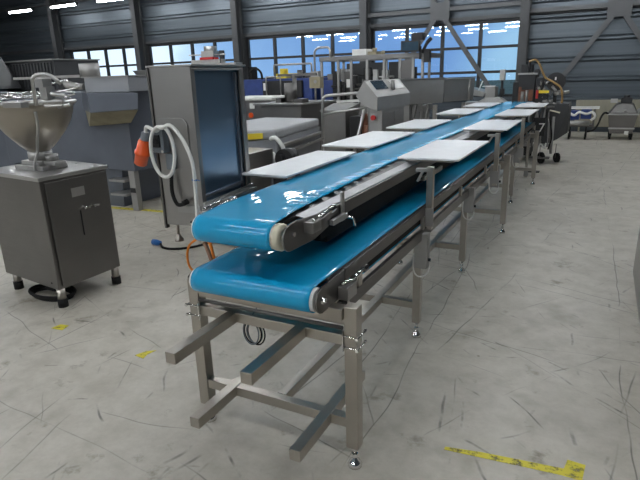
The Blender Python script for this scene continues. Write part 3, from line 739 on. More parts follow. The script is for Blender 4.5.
MB().tube([(hx+.285, hy-.18, 1.42), (hx+.27, hy-.17, 1.32), (hx+.18, hy-.13, 1.22), (hx+.10, hy-.09, 1.13), (hx+.09, hy-.12, 1.05), (hx+.09, hy-.13, .99)], .010, 8).build('side_pipe', 'steel_bright', fm)
fc = thing('coiled_lead', 'black mains lead coiled on the floor under the hopper machine', 'cable', (-3.75, 2.45, 0))
m = MB()
for j in range(3):
    m.tube([(-3.70+(.19+.012*j)*math.cos(q*PI/7), 2.50+(.10+.012*j)*math.sin(q*PI/7), .014+.016*j) for q in range(14)], .011, 8, closed=True, sub=3)
m.tube([(-3.52, 2.45, .03), (-3.46, 2.42, .10), (-3.47, 2.40, .17), (-3.50, 2.37, .19)], .009, 8)
m.build('loop', 'rubber', fc)
MB().box(-3.74, -3.60, 2.47, 2.60, .055, .12).build('lead_plug', 'rubber', fc, bevel=.01)

# ================================================================== LARGE GREY MIXER, left background
mx = thing('mixing_machine', 'large grey-blue processing machine with discharge chute behind the hopper machine', 'machine', (-6.1, 5.4, 0))
MB().box(-7.6, -5.12, 4.86, 6.3, .52, 1.49).build('body', 'grey_paint', mx, bevel=.01)
MB().hexa([(-7.3, 5.0, .0), (-5.55, 5.0, .0), (-5.55, 6.2, .0), (-7.3, 6.2, .0), (-7.4, 4.95, .52), (-5.45, 4.95, .52), (-5.45, 6.25, .52), (-7.4, 6.25, .52)]).build('pedestal', 'grey_paint', mx)
lgm = MB().box(-5.27, -5.17, 4.88, 4.96, 0, .52).build('leg', 'steel_dull', mx, bevel=.004)
MB().box(-5.262, -5.178, 4.872, 4.8795, .24, .30).build('strap', 'black_paint', lgm)
MB().box(-5.27, -5.17, 5.9, 6.0, 0, .52).build('leg', 'steel_dull', mx, bevel=.004)
for z in (.20, .38):
    MB().box(-5.55, -5.27, 4.80, 5.05, z, z+.03).build('step', 'steel_dull', mx, bevel=.003)
MB().hexa([(-5.22, 4.40, 1.27), (-4.47, 4.40, 1.31), (-5.10, 4.86, 1.28), (-5.89, 4.86, 1.28), (-5.22, 4.40, 1.49), (-4.44, 4.40, 1.48), (-5.10, 4.86, 1.49), (-5.88, 4.86, 1.49)]).build('discharge_chute', 'grey_paint', mx, bevel=.004)
MB().hexa([(-5.70, 4.76, 1.08), (-4.98, 4.76, 1.13), (-5.10, 4.86, 1.13), (-5.70, 4.86, 1.08), (-5.24, 4.42, 1.265), (-4.49, 4.42, 1.305), (-5.10, 4.86, 1.275), (-5.85, 4.86, 1.275)]).build('chute_underside', 'chute_yellow', mx)
MB().box(-5.42, -4.72, 4.55, 5.3, 1.493, 1.655).build('top_box', 'grey_paint_light', mx, bevel=.004)
MB().box(-5.44, -4.70, 4.53, 5.32, 1.656, 1.668).build('top_box_lid', 'steel_dull', mx)
MB().cyl((-5.50, 4.72, 1.668), (-5.50, 4.72, 1.82), .115, n=28).build('exhaust_stub', 'steel_dull', mx)
MB().box(-6.75, -5.52, 4.58, 4.66, 1.665, 1.695).build('long_bar', 'steel_dull', mx)
MB().pipe([(-5.84, 4.62, 1.665), (-5.82, 4.62, 1.58), (-5.66, 4.62, 1.56), (-5.51, 4.62, 1.56)], .038, 14, bend=.06).build('elbow_pipe', 'steel_dull', mx)
lv = MB().box(-8.3, -7.12, 5.5, 6.3, 1.5, 1.93)
for q in range(16): lv.box(-8.25+q*.07, -8.22+q*.07, 5.475, 5.5, 1.53, 1.90)
lv.build('louvred_hood', 'dark_column', mx)
MB().box(-8.32, -7.10, 5.46, 6.32, 1.932, 1.95).build('hood_edge', 'steel_bright', mx)
MB().box(-9.4, -7.61, 4.95, 6.6, .0, 1.5).build('rear_body', 'grey_paint', mx, bevel=.01)
MB().box(-6.6, -5.12, 4.852, 4.859, .56, 1.44).build('front_panel', 'grey_paint', mx)
lh = thing('rounded_hood', 'brownish rounded steel hood at the far left edge', 'machine', (-8.4, 5.2, 0))
MB().hexa([(-9.6, 4.9, 1.55), (-7.72, 4.9, 1.55), (-7.72, 5.4, 1.55), (-9.6, 5.4, 1.55), (-9.5, 4.9, 2.25), (-8.2, 4.9, 2.12), (-8.2, 5.4, 2.12), (-9.5, 5.4, 2.25)]).build('hood', 'dark_column', lh, bevel=.06)
MB().box(-9.6, -8.6, 4.6, 4.94, 0, 1.56).build('hood_stand', 'grey_paint', lh, bevel=.01)
# grey cabinet right of the mixer
gc = thing('control_cabinet', 'narrow grey-blue cabinet standing right behind the mixer', 'cabinet', (-6.75, 6.8, 0))
MB().box(-7.05, -6.40, 6.6, 7.1, .06, 1.42).build('cabinet_body', 'grey_paint', gc, bevel=.006)
MB().box(-7.0, -6.74, 6.588, 6.599, .12, 1.38).box(-6.72, -6.45, 6.588, 6.599, .12, 1.38).build('door', 'grey_paint', gc, bevel=.003)
MB().box(-7.03, -6.42, 6.62, 7.08, .0, .06).build('plinth', 'black_paint', gc)
# small hopper on stand
sh = thing('small_hopper', 'small steel cone hopper on a post left of the tall cabinet', 'hopper', (-7.0, 7.4, 0))
MB().hexa([(-7.26, 7.3, 1.60), (-6.86, 7.3, 1.60), (-6.86, 7.7, 1.60), (-7.26, 7.7, 1.60), (-7.34, 7.2, 1.78), (-6.78, 7.2, 1.78), (-6.78, 7.8, 1.78), (-7.34, 7.8, 1.78)]).build('tray', 'steel_bright', sh, bevel=.004)
MB().cyl((-7.05, 7.5, 1.6), (-7.05, 7.5, 1.30), .16, .05, 24).build('cone', 'steel_bowl', sh)
MB().cyl((-7.05, 7.5, 0), (-7.05, 7.5, 1.30), .045, n=14).cyl((-7.05, 7.5, 0), (-7.05, 7.5, .03), .2, n=20).build('post', 'steel_dull', sh)
MB().cyl((-6.96, 7.4, 1.0), (-6.96, 7.4, 1.22), .03).build('white_tube', 'white_plastic', sh)

# ================================================================== MIDDLE BACKGROUND
# machine seen above the tall cabinet
tm = thing('labelling_machine', 'small machine with red parts on a long bar, seen above the tall steel cabinet', 'machine', (-9.7, 12, 0))
MB().box(-10.9, -8.5, 11.9, 12.2, 1.93, 1.99).box(-10.4, -10.3, 11.9, 12.2, 0, 1.93).box(-8.9, -8.8, 11.9, 12.2, 0, 1.93).build('beam', 'steel_dull', tm)
MB().box(-9.55, -9.15, 11.85, 12.2, 2.15, 2.30).cyl((-9.35, 12, 2.3), (-9.35, 12, 2.42), .17, n=20).box(-9.95, -9.0, 11.9, 12.15, 1.99, 2.09).cyl((-8.95, 11.95, 1.99), (-8.95, 11.95, 2.2), .04).cyl((-10.0, 11.9, 2.22), (-8.8, 11.9, 2.2), .015).build('drive_head', 'steel_bright', tm, bevel=.004)
MB().box(-9.62, -9.2, 11.86, 12.0, 2.09, 2.15).cyl((-9.1, 11.9, 2.09), (-9.1, 11.9, 2.13), .06).build('red_cover', 'red_button', tm)
MB().box(-9.0, -8.9, 11.9, 12.0, 2.09, 2.3).build('bracket', 'black_paint', tm)
# lidded machine with yellow label
lm = thing('lidded_tank', 'low machine with pale rounded lid and a yellow label, behind the first left worktop', 'machine', (-3.6, 5.5, 0))
A = [(-3.30, 4.62), (-3.02, 4.85), (-3.22, 6.25), (-4.10, 6.35), (-4.10, 5.2)]
def poly_prism(mb, poly, z0, z1, sc=1.0):
    cx = sum(p[0] for p in poly)/len(poly); cyy = sum(p[1] for p in poly)/len(poly)
    lo_ = [mb.bm.verts.new((p[0], p[1], z0)) for p in poly]; hi = [mb.bm.verts.new((cx+(p[0]-cx)*sc, cyy+(p[1]-cyy)*sc, z1)) for p in poly]
    mb.bm.faces.new(lo_[::-1]); mb.bm.faces.new(hi); n = len(poly)
    for i in range(n): mb.bm.faces.new((lo_[i], lo_[(i+1) % n], hi[(i+1) % n], hi[i]))
    return mb
poly_prism(MB(), A, 0.10, .97).build('tank_body', 'grey_paint_light', lm, bevel=.004)
poly_prism(MB(), [(p[0]*1.0, p[1]) for p in A], .971, 1.075).build('lid', 'lid_grey', lm, bevel=.03)
MB().beam((-3.315, 4.595, 1.015), (-3.12, 4.755, 1.015), .012, .06).build('yellow_label', 'yellow_label', lm)
MB().beam((-2.99, 4.9, .90), (-3.19, 6.2, .90), .05, .03).beam((-2.97, 4.9, .82), (-3.17, 6.2, .82), .05, .03).build('side_rail', 'steel_bright', lm, bevel=.002)
MB().tube([(-3.02, 4.75, .99), (-2.94, 4.72, 1.0), (-2.88, 4.74, .92), (-2.86, 4.78, .80)], .022, 10).tube([(-3.0, 4.72, .84), (-2.96, 4.70, .84), (-2.95, 4.70, .72)], .014, 8).build('white_hose', 'white_plastic', lm)
for x, y in ((-3.25, 4.8), (-3.3, 6.1), (-4.0, 6.2), (-4.0, 5.3)):
    MB().cyl((x, y, 0), (x, y, .10), .035).build('leg', 'rubber', lm)
# brown-grey tank before it
st = thing('steel_trolley_tank', 'plain steel box tank directly right of the tall cabinet', 'tank', (-3.1, 4.2, 0))
MB().hexa([(-3.6, 4.0, .35), (-2.92, 4.05, .35), (-2.92, 4.5, .35), (-3.6, 4.5, .35), (-3.6, 4.0, .93), (-2.84, 4.05, .93), (-2.84, 4.5, .93), (-3.6, 4.5, .93)]).build('box', 'steel_sheet', st, bevel=.004)
MB().box(-3.62, -2.82, 3.985, 4.005, .905, .935).build('top_lip', 'steel_bright', st)
for x, y in ((-3.5, 4.1), (-2.98, 4.1), (-3.5, 4.42), (-2.98, 4.42)):
    MB().box(x-.025, x+.025, y-.025, y+.025, 0, .35).build('leg', 'steel_tube', st, bevel=.002)
MB().cyl((-2.74, 4.52, .82), (-2.74, 4.66, .82), .10, n=24).cyl((-2.76, 4.46, .83), (-2.76, 4.52, .83), .04).box(-2.86, -2.64, 4.50, 4.66, .0, .718).build('motor', 'black_paint', st)
# steel tank box
tk = thing('steel_tank', 'rectangular open steel tank with rim, behind the pale lidded machine', 'tank', (-4.5, 7.8, 0))
MB().hexa([(-4.85, 7.45, .35), (-4.18, 7.45, .35), (-4.05, 8.3, .35), (-4.9, 8.3, .35), (-4.88, 7.45, 1.17), (-4.15, 7.45, 1.17), (-4.0, 8.3, 1.17), (-4.92, 8.3, 1.17)]).build('tank_body', 'steel_sheet', tk, bevel=.004)
MB().hexa([(-4.98, 7.36, 1.172), (-4.10, 7.36, 1.172), (-3.92, 8.4, 1.172), (-5.0, 8.4, 1.172), (-4.98, 7.36, 1.20), (-4.10, 7.36, 1.20), (-3.92, 8.4, 1.20), (-5.0, 8.4, 1.20)]).build('rim', 'steel_bright', tk, bevel=.003)
MB().cyl((-4.45, 7.8, 1.20), (-4.45, 7.8, 1.62), .035).cyl((-4.5, 7.75, 1.2), (-4.5, 7.75, 1.5), .10, n=16).box(-4.75, -4.05, 7.78, 7.82, 1.60, 1.64).box(-4.7, -4.6, 7.6, 7.9, 1.2, 1.27).box(-4.3, -4.15, 7.5, 7.7, 1.2, 1.26).build('stirrer', 'steel_dark', tk)
for x, y in ((-4.78, 7.55), (-4.25, 7.55), (-4.8, 8.2), (-4.15, 8.2)):
    MB().box(x-.03, x+.03, y-.03, y+.03, 0, .35).build('leg', 'steel_tube', tk)
# grey control machine with orange button
gm = thing('filling_table', 'grey steel machine with white top and orange button, right of the tall cabinet top', 'machine', (-5.7, 8.8, 0))
MB().box(-6.3, -5.35, 8.5, 9.3, .1, 1.19).build('machine_body', 'steel_sheet', gm, bevel=.006)
MB().box(-6.3, -5.3, 8.45, 9.2, 1.192, 1.26).build('white_roll', 'white_plastic', gm, bevel=.03)
MB().cyl((-5.80, 8.48, .93), (-5.80, 8.499, .93), .05, n=16).build('orange_button', 'orange_plug', gm)
MB().box(-5.82, -5.72, 8.49, 8.499, 1.05, 1.15).build('small_panel', 'white_plastic', gm)
MB().box(-6.25, -5.4, 8.55, 9.25, 0, .1).build('plinth', 'black_paint', gm)
# blue machines
bm_ = thing('blue_machine', 'dark blue machine with raised frame and yellow parts, under the middle windows', 'machine', (-6.2, 10.3, 0))
MB().box(-7.0, -5.3, 10.0, 11.2, 0, 1.56).build('blue_body', 'blue_paint', bm_, bevel=.01)
MB().box(-6.45, -5.5, 9.93, 9.999, 1.18, 1.52).build('front_box', 'black_paint', bm_, bevel=.01)
MB().box(-6.42, -6.33, 9.92, 9.929, 1.33, 1.48).build('notice', 'white_plastic', bm_)
MB().pipe([(-6.3, 9.85, 1.0), (-6.3, 9.85, 1.60), (-5.95, 9.85, 1.60), (-5.95, 9.85, 1.0)], .015, bend=.03).pipe([(-6.3, 10.2, 1.565), (-6.3, 10.2, 1.84), (-5.4, 10.2, 1.84), (-5.4, 10.2, 1.565)], .02, bend=.03).build('frame', 'steel_bright', bm_)
MB().box(-6.2, -5.95, 10.1, 10.35, 1.565, 1.66).box(-6.1, -6.02, 10.1, 10.3, 1.66, 1.76).box(-6.0, -5.8, 10.15, 10.3, 1.60, 1.66).cyl((-5.9, 10.15, 1.62), (-5.75, 10.15, 1.58), .03).build('yellow_unit', 'yellow_label', bm_)
MB().tube([(-6.85, 10.1, 1.72), (-6.7, 10.1, 1.78), (-6.58, 10.1, 1.70), (-6.55, 10.1, 1.56)], .025, 8).box(-6.9, -6.8, 10.1, 10.3, 1.56, 1.82).build('black_hose', 'rubber', bm_)
MB().cyl((-5.62, 10.1, 1.56), (-5.62, 10.1, 1.72), .06).cyl((-5.42, 10.1, 1.56), (-5.42, 10.1, 1.66), .08).box(-5.85, -5.70, 10.1, 10.3, 1.565, 1.62).build('valves', 'steel_dark', bm_)
b2 = thing('blue_press', 'second dark blue machine block between the blue machine and the aluminium enclosure', 'machine', (-4.9, 10.5, 0))
MB().box(-5.22, -4.62, 10.2, 11.0, 0, 1.5).build('blue_body', 'blue_paint', b2, bevel=.01)
MB().box(-5.1, -4.7, 10.3, 10.9, 1.5, 1.62).cyl((-4.9, 10.6, 1.62), (-4.9, 10.6, 1.72), .08).build('top_unit', 'steel_dark', b2, bevel=.01)

# aluminium-framed packaging machine enclosure
pe = thing('packaging_machine', 'long packaging machine inside an aluminium frame enclosure with clear panels', 'machine', (-3.6, 9.4, 0))
fx0, fx1, fy0, fy1, fz = -4.56, -2.70, 9.0, 9.95, 1.88
for x in (-4.56, -4.23, -3.98, -3.68, -3.37, -3.09, -2.86, -2.70):
    MB().box(x-.02, x+.02, fy0-.02, fy0+.02, .08, fz-.045).build('post', 'steel_dull', pe, bevel=.002)
    if x in (-4.56, -3.68, -2.86): MB().box(x-.02, x+.02, fy1-.02, fy1+.02, .08, fz-.045).build('post', 'steel_dull', pe, bevel=.002)
MB().box(fx0-.03, fx1+.03, fy0-.03, fy0+.03, fz-.045, fz+.03).box(fx0-.03, fx1+.03, fy1-.03, fy1+.03, fz-.045, fz+.03).box(fx0-.03, fx0+.03, fy0+.03, fy1-.03, fz-.045, fz+.03).box(fx1-.03, fx1+.03, fy0+.03, fy1-.03, fz-.045, fz+.03).build('top_frame', 'steel_mid', pe, bevel=.003)
MB().box(fx0, fx1, fy0-.02, fy0+.02, 1.06, 1.10).box(fx0, fx1, fy1-.02, fy1+.02, 1.06, 1.10).build('mid_rail', 'steel_bright', pe)
MB().box(fx0+.1, fx1-.05, fy0+.15, fy1-.1, .95, 1.05).box(fx0+.2, fx0+.7, fy0+.2, fy1-.2, .1, .95).box(fx1-.7, fx1-.1, fy0+.2, fy1-.2, .1, .95).build('machine_bed', 'steel_dull', pe, bevel=.004)
random.seed(11)
for q in range(34):
    x = random.uniform(fx0+.15, fx1-.15); y = random.uniform(fy0+.12, fy1-.2); z = 1.052; h_ = random.uniform(.12, .66); r_ = random.uniform(.02, .065)
    mb = MB(); nm, mt = (('gripper', 'steel_bright'), ('drive_unit', 'black_paint'), ('bracket', 'steel_dark'))[q % 3]
    if random.random() < .5: mb.cyl((x, y, z), (x, y, z+h_), r_, n=12)
    else: mb.box(x-r_, x+r_, y-r_, y+r_, z, z+h_)
    if q % 2: mb.cyl((x-.16, y, z+h_*.8), (x+.16, y, z+h_*.8), .02, n=8)
    mb.build(nm, mt, pe)
MB().rev([(0, 0), (.17, 0), (.20, .05), (.14, .12), (.05, .16), (0, .16)], (-3.72, 9.25, 1.24), n=24).tube([(-3.95, 9.2, 1.30), (-3.8, 9.15, 1.36), (-3.6, 9.15, 1.30), (-3.4, 9.15, 1.38), (-3.2, 9.2, 1.36)], .035, 10).build('vibrating_bowl', 'chrome', pe)
MB().box(-4.1, -4.02, 9.05, 9.07, 1.38, 1.52).build('notice', 'white_plastic', pe)
MB().box(-4.05, -3.78, 9.2, 9.5, 1.91, 2.02).build('white_box', 'white_plastic', pe, bevel=.004)
MB().box(-3.75, -3.6, 9.2, 9.5, 1.91, 1.97).cyl((-3.66, 9.3, 1.97), (-3.66, 9.3, 2.03), .04).cyl((-3.5, 9.3, 1.91), (-3.5, 9.3, 1.98), .03).build('valve_unit', 'chute_yellow', pe)
mo = MB().box(-3.01, -2.70, 8.80, 8.85, 1.92, 2.09).build('monitor', 'black_paint', pe, bevel=.004)
MB().box(-2.99, -2.72, 8.794, 8.799, 1.94, 2.07).build('screen', 'screen', mo)
MB().box(-2.87, -2.68, 8.9, 9.05, 2.095, 2.21).box(-2.72, -2.69, 8.85, 8.89, 1.8, 2.0).cyl((-2.70, 8.95, 1.9), (-2.62, 8.95, 2.05), .025).cyl((-2.62, 8.95, 2.05), (-2.55, 8.95, 2.12), .03).box(-2.66, -2.56, 8.9, 9.0, 1.75, 1.95).build('camera_arm', 'black_paint', pe, bevel=.003)
MB().box(-4.5, -3.72, 9.955, 9.97, 1.12, 1.80).box(-3.64, -3.4, 9.955, 9.97, 1.12, 1.8).build('dark_backing', 'dark_column', pe)  # dark sheets added behind the posts to darken the enclosure's interior
MB().box(-3.07, -2.88, 8.99, 9.0, 1.12, 1.80).build('panel', 'steel_dark', pe)
# tall bent pipe on a stand
lp = thing('hose_stand', 'hooked steel pipe stand with small grey box, left end of the aluminium enclosure', 'pipe stand', (-4.47, 8.56, 0))
MB().pipe([(-4.47, 8.56, 0), (-4.47, 8.56, 2.05), (-4.17, 8.56, 2.05), (-4.17, 8.56, 1.88)], .018, 12, bend=.12).build('bent_pipe', 'steel_bright', lp)
MB().box(-4.55, -4.34, 8.49, 8.63, 1.39, 1.58).build('control_box', 'chute_yellow', lp, bevel=.006)
MB().box(-4.53, -4.38, 8.51, 8.61, 1.58, 1.67).cyl((-4.43, 8.48, 1.5), (-4.43, 8.489, 1.5), .03).build('box_lid', 'steel_dull', lp)
MB().box(-4.6, -4.3, 8.46, 8.66, 0, .03).build('base', 'steel_dull', lp)
# cabinet + handrail
hc = thing('steel_cupboard', 'low steel cupboard with a sloping top behind the handrail', 'cabinet', (-3.6, 7.7, 0))
MB().box(-3.82, -3.42, 7.5, 8.0, .08, 1.07).build('cupboard_body', 'steel_sheet', hc, bevel=.004)
MB().hexa([(-3.84, 7.47, 1.072), (-3.40, 7.47, 1.072), (-3.40, 8.0, 1.072), (-3.84, 8.0, 1.072), (-3.84, 7.47, 1.09), (-3.40, 7.47, 1.09), (-3.40, 8.0, 1.17), (-3.84, 8.0, 1.17)]).build('sloping_top', 'steel_bright', hc)
MB().box(-3.80, -3.44, 7.52, 7.98, 0, .08).build('plinth', 'black_paint', hc)
hr = thing('handrail', 'tubular steel handrail with two bars before the aluminium enclosure', 'railing', (-3.3, 6.5, 0))
MB().pipe([(-3.33, 6.5, 0), (-3.29, 6.5, 1.34), (-2.66, 6.55, 1.38), (-2.62, 6.55, 0)], .020, 12, bend=.07).build('top_bar', 'steel_bright', hr)
MB().cyl((-3.29, 6.5, 1.10), (-2.63, 6.55, 1.20), .015).build('middle_bar', 'steel_bright', hr)
MB().beam((-3.14, 6.62, 1.26), (-2.63, 6.62, 1.28), .03, .03).build('white_bar', 'white_plastic', hr)
ds = thing('tripod_leg_stand', 'slanted steel strut stand with brown and black parts left of the console', 'stand', (-2.95, 7.2, 0))
MB().cyl((-3.28, 7.2, .0), (-2.95, 7.2, 1.28), .025).cyl((-2.78, 7.2, 0), (-2.95, 7.2, 1.28), .02).box(-2.86, -2.80, 7.15, 7.21, 0, 1.25).build('strut', 'steel_bright', ds)
MB().box(-3.05, -2.85, 7.25, 7.4, .55, 1.05).cyl((-2.95, 7.22, .55), (-2.95, 7.22, .9), .05).build('brown_case', 'brown', ds)
MB().box(-3.35, -3.1, 7.5, 7.8, .5, 1.0).box(-3.0, -2.86, 7.42, 7.55, .7, 1.1).build('black_case', 'black_paint', ds)

# operator console
co = thing('control_console', 'steel operator console with sloped wedge top and red stop button on a cabinet pedestal', 'console', (-2.2, 5.9, 0))
HY0, HY1 = 5.50, 6.62
MB().prism([(-2.135, 1.215), (-2.135, 1.36), (-2.285, 1.535), (-2.385, 1.375), (-2.30, 1.27)], 'y', HY0, HY1).build('wedge_head', 'steel_dull', co, bevel=.004)
def slope(u, t, d=0):                # t: 0 at the lower right edge .. 1 at the ridge
    n = Vector((.175, 0, .15)).normalized()
    return Vector((-2.135-.15*t, HY0+(HY1-HY0)*u, 1.36+.175*t))+n*d
def plate(u0, u1, v0, v1, name, mat, h_=.006):
    q = [(u0, v0), (u1, v0), (u1, v1), (u0, v1)]
    return MB().hexa([slope(u, v, .001) for u, v in q]+[slope(u, v, .001+h_) for u, v in q]).build(name, mat, co)
plate(.12, .45, .42, .92, 'display', 'screen'); plate(.60, .92, .35, .9, 'button_panel', 'steel_bright')
p = slope(.55, .30); MB().cyl(p, p+Vector((0, 0, .11)), .022).build('selector_switch', 'steel_dull', co)
MB().box(-2.29, -2.14, 5.66, 6.40, 0, 1.245).build('pedestal', 'steel_dull', co, bevel=.004)
MB().box(-2.139, -2.134, 5.70, 6.02, .12, 1.18).box(-2.139, -2.134, 6.05, 6.36, .12, 1.18).build('door', 'steel_dull', co, bevel=.002)
MB().cyl((-2.235, 5.655, 1.135), (-2.235, 5.62, 1.135), .028, n=16).build('stop_button', 'red_button', co)
MB().box(-2.275, -2.195, 5.652, 5.659, 1.09, 1.18).build('button_plate', 'steel_bright', co)

# long trough conveyor
tr = thing('steel_trough', 'long high steel trough on legs behind the left worktops', 'trough', (-2.6, 9.3, 0))
def slab(P, Q, wx, wy, z0, z1, e=.03):
    b = [(P[0], P[1], z0), (Q[0], Q[1], z0), (Q[0]+wx, Q[1]+wy, z0), (P[0]+wx, P[1]+wy, z0)]
    t = [(P[0], P[1]-e, z1), (Q[0]+e, Q[1]-e, z1), (Q[0]+wx, Q[1]+wy, z1), (P[0]+wx, P[1]+wy, z1)]
    return MB().hexa(b+t)
slab((-3.0, 8.05), (-2.28, 8.75), -.20, .20, 1.12, 1.49).build('trough_body', 'steel_dull', tr, bevel=.006)
slab((-2.27, 8.78), (-1.95, 9.45), -.22, .16, 1.13, 1.48).build('end_section', 'steel_dull', tr, bevel=.004)
MB().beam((-3.0, 8.01, 1.50), (-2.25, 8.72, 1.50), .03, .02).beam((-2.24, 8.74, 1.495), (-1.92, 9.42, 1.495), .03, .02).build('rim', 'steel_bright', tr)
MB().cyl((-1.99, 9.30, 1.13), (-1.99, 9.30, 1.48), .018).build('end_rod', 'steel_bright', tr)
for x, y in ((-2.92, 8.2), (-2.4, 8.75), (-3.1, 8.25), (-2.1, 9.45)):
    MB().box(x-.03, x+.03, y-.03, y+.03, 0, 1.09).build('leg', 'steel_tube', tr)
MB().beam((-2.75, 8.45, .55), (-2.65, 8.5, 1.12), .06, .06).box(-2.84, -2.70, 8.42, 8.6, .6, 1.11).beam((-2.55, 8.6, .6), (-2.48, 8.65, 1.11), .03, .03).build('drive_gear', 'steel_dark', tr, bevel=.003)
MB().box(-2.83, -2.72, 8.39, 8.415, .70, 1.11).cyl((-2.70, 8.35, .62), (-2.62, 8.35, .90), .015).build('bracket_plate', 'steel_bright', tr)
# small portioning machine before the windows
sm = thing('portioning_machine', 'small steel machine with tilted tray and upright scanner before the right windows', 'machine', (-2.05, 11.4, 0))
MB().hexa([(-2.42, 11.2, 1.14), (-2.12, 11.2, 1.10), (-2.12, 11.5, 1.13), (-2.42, 11.5, 1.16), (-2.42, 11.2, 1.27), (-2.08, 11.2, 1.18), (-2.08, 11.5, 1.22), (-2.42, 11.5, 1.29)]).build('tilted_tray', 'steel_bright', sm, bevel=.004)
MB().box(-2.10, -1.90, 11.25, 11.6, 1.0, 1.28).box(-2.5, -1.8, 11.3, 11.7, 0, .99).hexa([(-2.25, 11.2, .99), (-1.7, 11.2, .99), (-1.7, 11.6, .99), (-2.25, 11.6, .99), (-2.08, 11.25, 1.08), (-1.82, 11.25, 1.08), (-1.82, 11.5, 1.08), (-2.08, 11.5, 1.08)]).build('machine_body', 'steel_dull', sm, bevel=.004)
MB().box(-1.86, -1.76, 11.4, 11.5, 1.40, 1.60).build('scanner_head', 'steel_bright', sm, bevel=.006)
MB().cyl((-1.81, 11.45, 1.08), (-1.81, 11.45, 1.40), .025).box(-1.84, -1.75, 11.38, 11.44, 1.12, 1.24).build('scanner_post', 'black_paint', sm)
MB().beam((-2.22, 11.25, 1.22), (-2.15, 11.25, 1.40), .02, .02).box(-2.16, -1.92, 11.3, 11.4, 1.285, 1.30).build('lever', 'white_plastic', sm)

# ================================================================== DARK MACHINE at the conveyor's far end
dm = thing('wrapping_machine', 'dark machine tower with brown hose and black reel at the far end of the conveyor', 'machine', (-1.2, 10.5, 0))
MB().box(-1.36, -1.08, 10.3, 10.9, .1, 1.50).box(-1.45, -1.365, 10.35, 10.8, .8, 1.38).build('tower', 'black_paint', dm, bevel=.006)
MB().box(-1.37, -1.05, 10.27, 10.92, 1.502, 1.53).build('tower_top', 'steel_dull', dm)
MB().box(-1.33, -1.16, 10.32, 10.7, 1.531, 1.67).cyl((-1.2, 10.31, 1.53), (-1.2, 10.31, 1.72), .02).build('upper_head', 'black_paint', dm, bevel=.006)
MB().box(-1.31, -1.10, 10.285, 10.299, 1.06, 1.25).box(-1.34, -1.29, 10.27, 10.284, 1.05, 1.30).build('rusty_bracket', 'brown', dm)
MB().cyl((-1.27, 10.28, 1.04), (-1.27, 10.28, 1.22), .03).cyl((-1.2, 10.28, 1.04), (-1.2, 10.28, 1.24), .025).build('cylinders', 'steel_dull', dm)
MB().tube([(-1.20, 10.28, 1.72), (-1.10, 10.25, 1.74), (-1.02, 10.2, 1.66), (-.92, 10.2, 1.46), (-.78, 10.2, 1.37), (-.66, 10.2, 1.28), (-.62, 10.2, 1.12), (-.62, 10.2, 1.02)], .017, 10).build('hose', 'yellow_hose', dm)
MB().cyl((-.76, 10.42, 1.37), (-.76, 10.50, 1.37), .155, n=40).cyl((-.76, 10.38, 1.37), (-.76, 10.42, 1.37), .03).box(-.79, -.73, 10.52, 10.58, .9, 1.4).build('reel', 'black_paint', dm)
MB().box(-.775, -.75, 10.370, 10.379, 1.40, 1.45).build('reel_mark', 'white_plastic', dm)
MB().box(-1.0, -.84, 10.20, 10.28, 1.19, 1.235).build('yellow_cover', 'yellow_label', dm, bevel=.006)
MB().box(-1.07, -.95, 10.3, 10.6, 1.0, 1.45).cyl((-1.06, 10.28, 1.54), (-1.06, 10.36, 1.54), .05).box(-.98, -.86, 10.3, 10.5, 1.05, 1.17).build('head_block', 'black_paint', dm, bevel=.01)
MB().box(-1.05, -1.01, 10.26, 10.3, 1.10, 1.24).build('red_part', 'red_button', dm)
cg = MB(); random.seed(5)
for q in range(20):
    x = random.uniform(-1.0, -.6); z = random.uniform(1.0, 1.36 if x < -.85 else 1.22); y = random.uniform(10.2, 10.4)
    cg.cyl((x, y, z), (x+random.uniform(-.08, .08), y+.05, z+random.uniform(-.06, .08)), random.uniform(.012, .035), n=8)
cg.build('fittings', 'steel_dull', dm)
MB().hexa([(-.90, 10.25, .28), (-.66, 10.25, .40), (-.66, 10.9, .40), (-.90, 10.9, .28), (-.90, 10.2, 1.01), (-.50, 10.2, 1.01), (-.50, 10.95, 1.01), (-.90, 10.95, 1.01)]).build('hopper_box', 'dark_column', dm, bevel=.006)
MB().hexa([(-.655, 10.25, .40), (-.49, 10.3, .52), (-.49, 10.9, .52), (-.655, 10.9, .40), (-.655, 10.2, .98), (-.495, 10.2, .98), (-.495, 10.9, .98), (-.655, 10.9, .98)]).build('side_box', 'dark_column', dm)
MB().box(-1.25, -.70, 10.2, 10.25, .28, .33).box(-1.25, -1.2, 10.2, 10.25, .10, .95).box(-.74, -.70, 10.2, 10.25, .16, .8).beam((-1.0, 10.18, .9), (-.9, 10.18, .35), .03, .03).beam((-.86, 10.18, .95), (-.94, 10.18, .30), .03, .03).beam((-.80, 10.18, .9), (-.78, 10.18, .3), .02, .02).build('frame', 'steel_dull', dm)
MB().tube([(-.84, 10.15, .92), (-.76, 10.1, .7), (-.72, 10.1, .45), (-.76, 10.1, .25)], .012, 8).tube([(-.92, 10.15, .9), (-.98, 10.1, .6), (-.93, 10.1, .3)], .010, 8).build('cables', 'rubber', dm)
MB().tube([(-1.12, 10.12, .40), (-1.06, 10.1, .28), (-1.0, 10.1, .36), (-.94, 10.1, .26), (-.88, 10.1, .34), (-.82, 10.1, .27), (-.80, 10.1, .36)], .012, 8).build('white_cables', 'white_plastic', dm)
MB().box(-.93, -.88, 10.12, 10.17, .5, .62).build('blue_unit', 'blue_plug', dm, bevel=.01)
for x, y, r_ in ((-.62, 10.3, .085), (-.86, 10.1, .10), (-1.15, 10.8, .085)):
    w_ = MB().cyl((x-.018, y-.012, r_), (x+.018, y+.012, r_), r_, n=24).build('wheel', 'rubber', dm)
    MB().box(x-.03, x-.022, y-.015, y+.015, r_, .32).build('wheel_fork', 'steel_dark', w_)
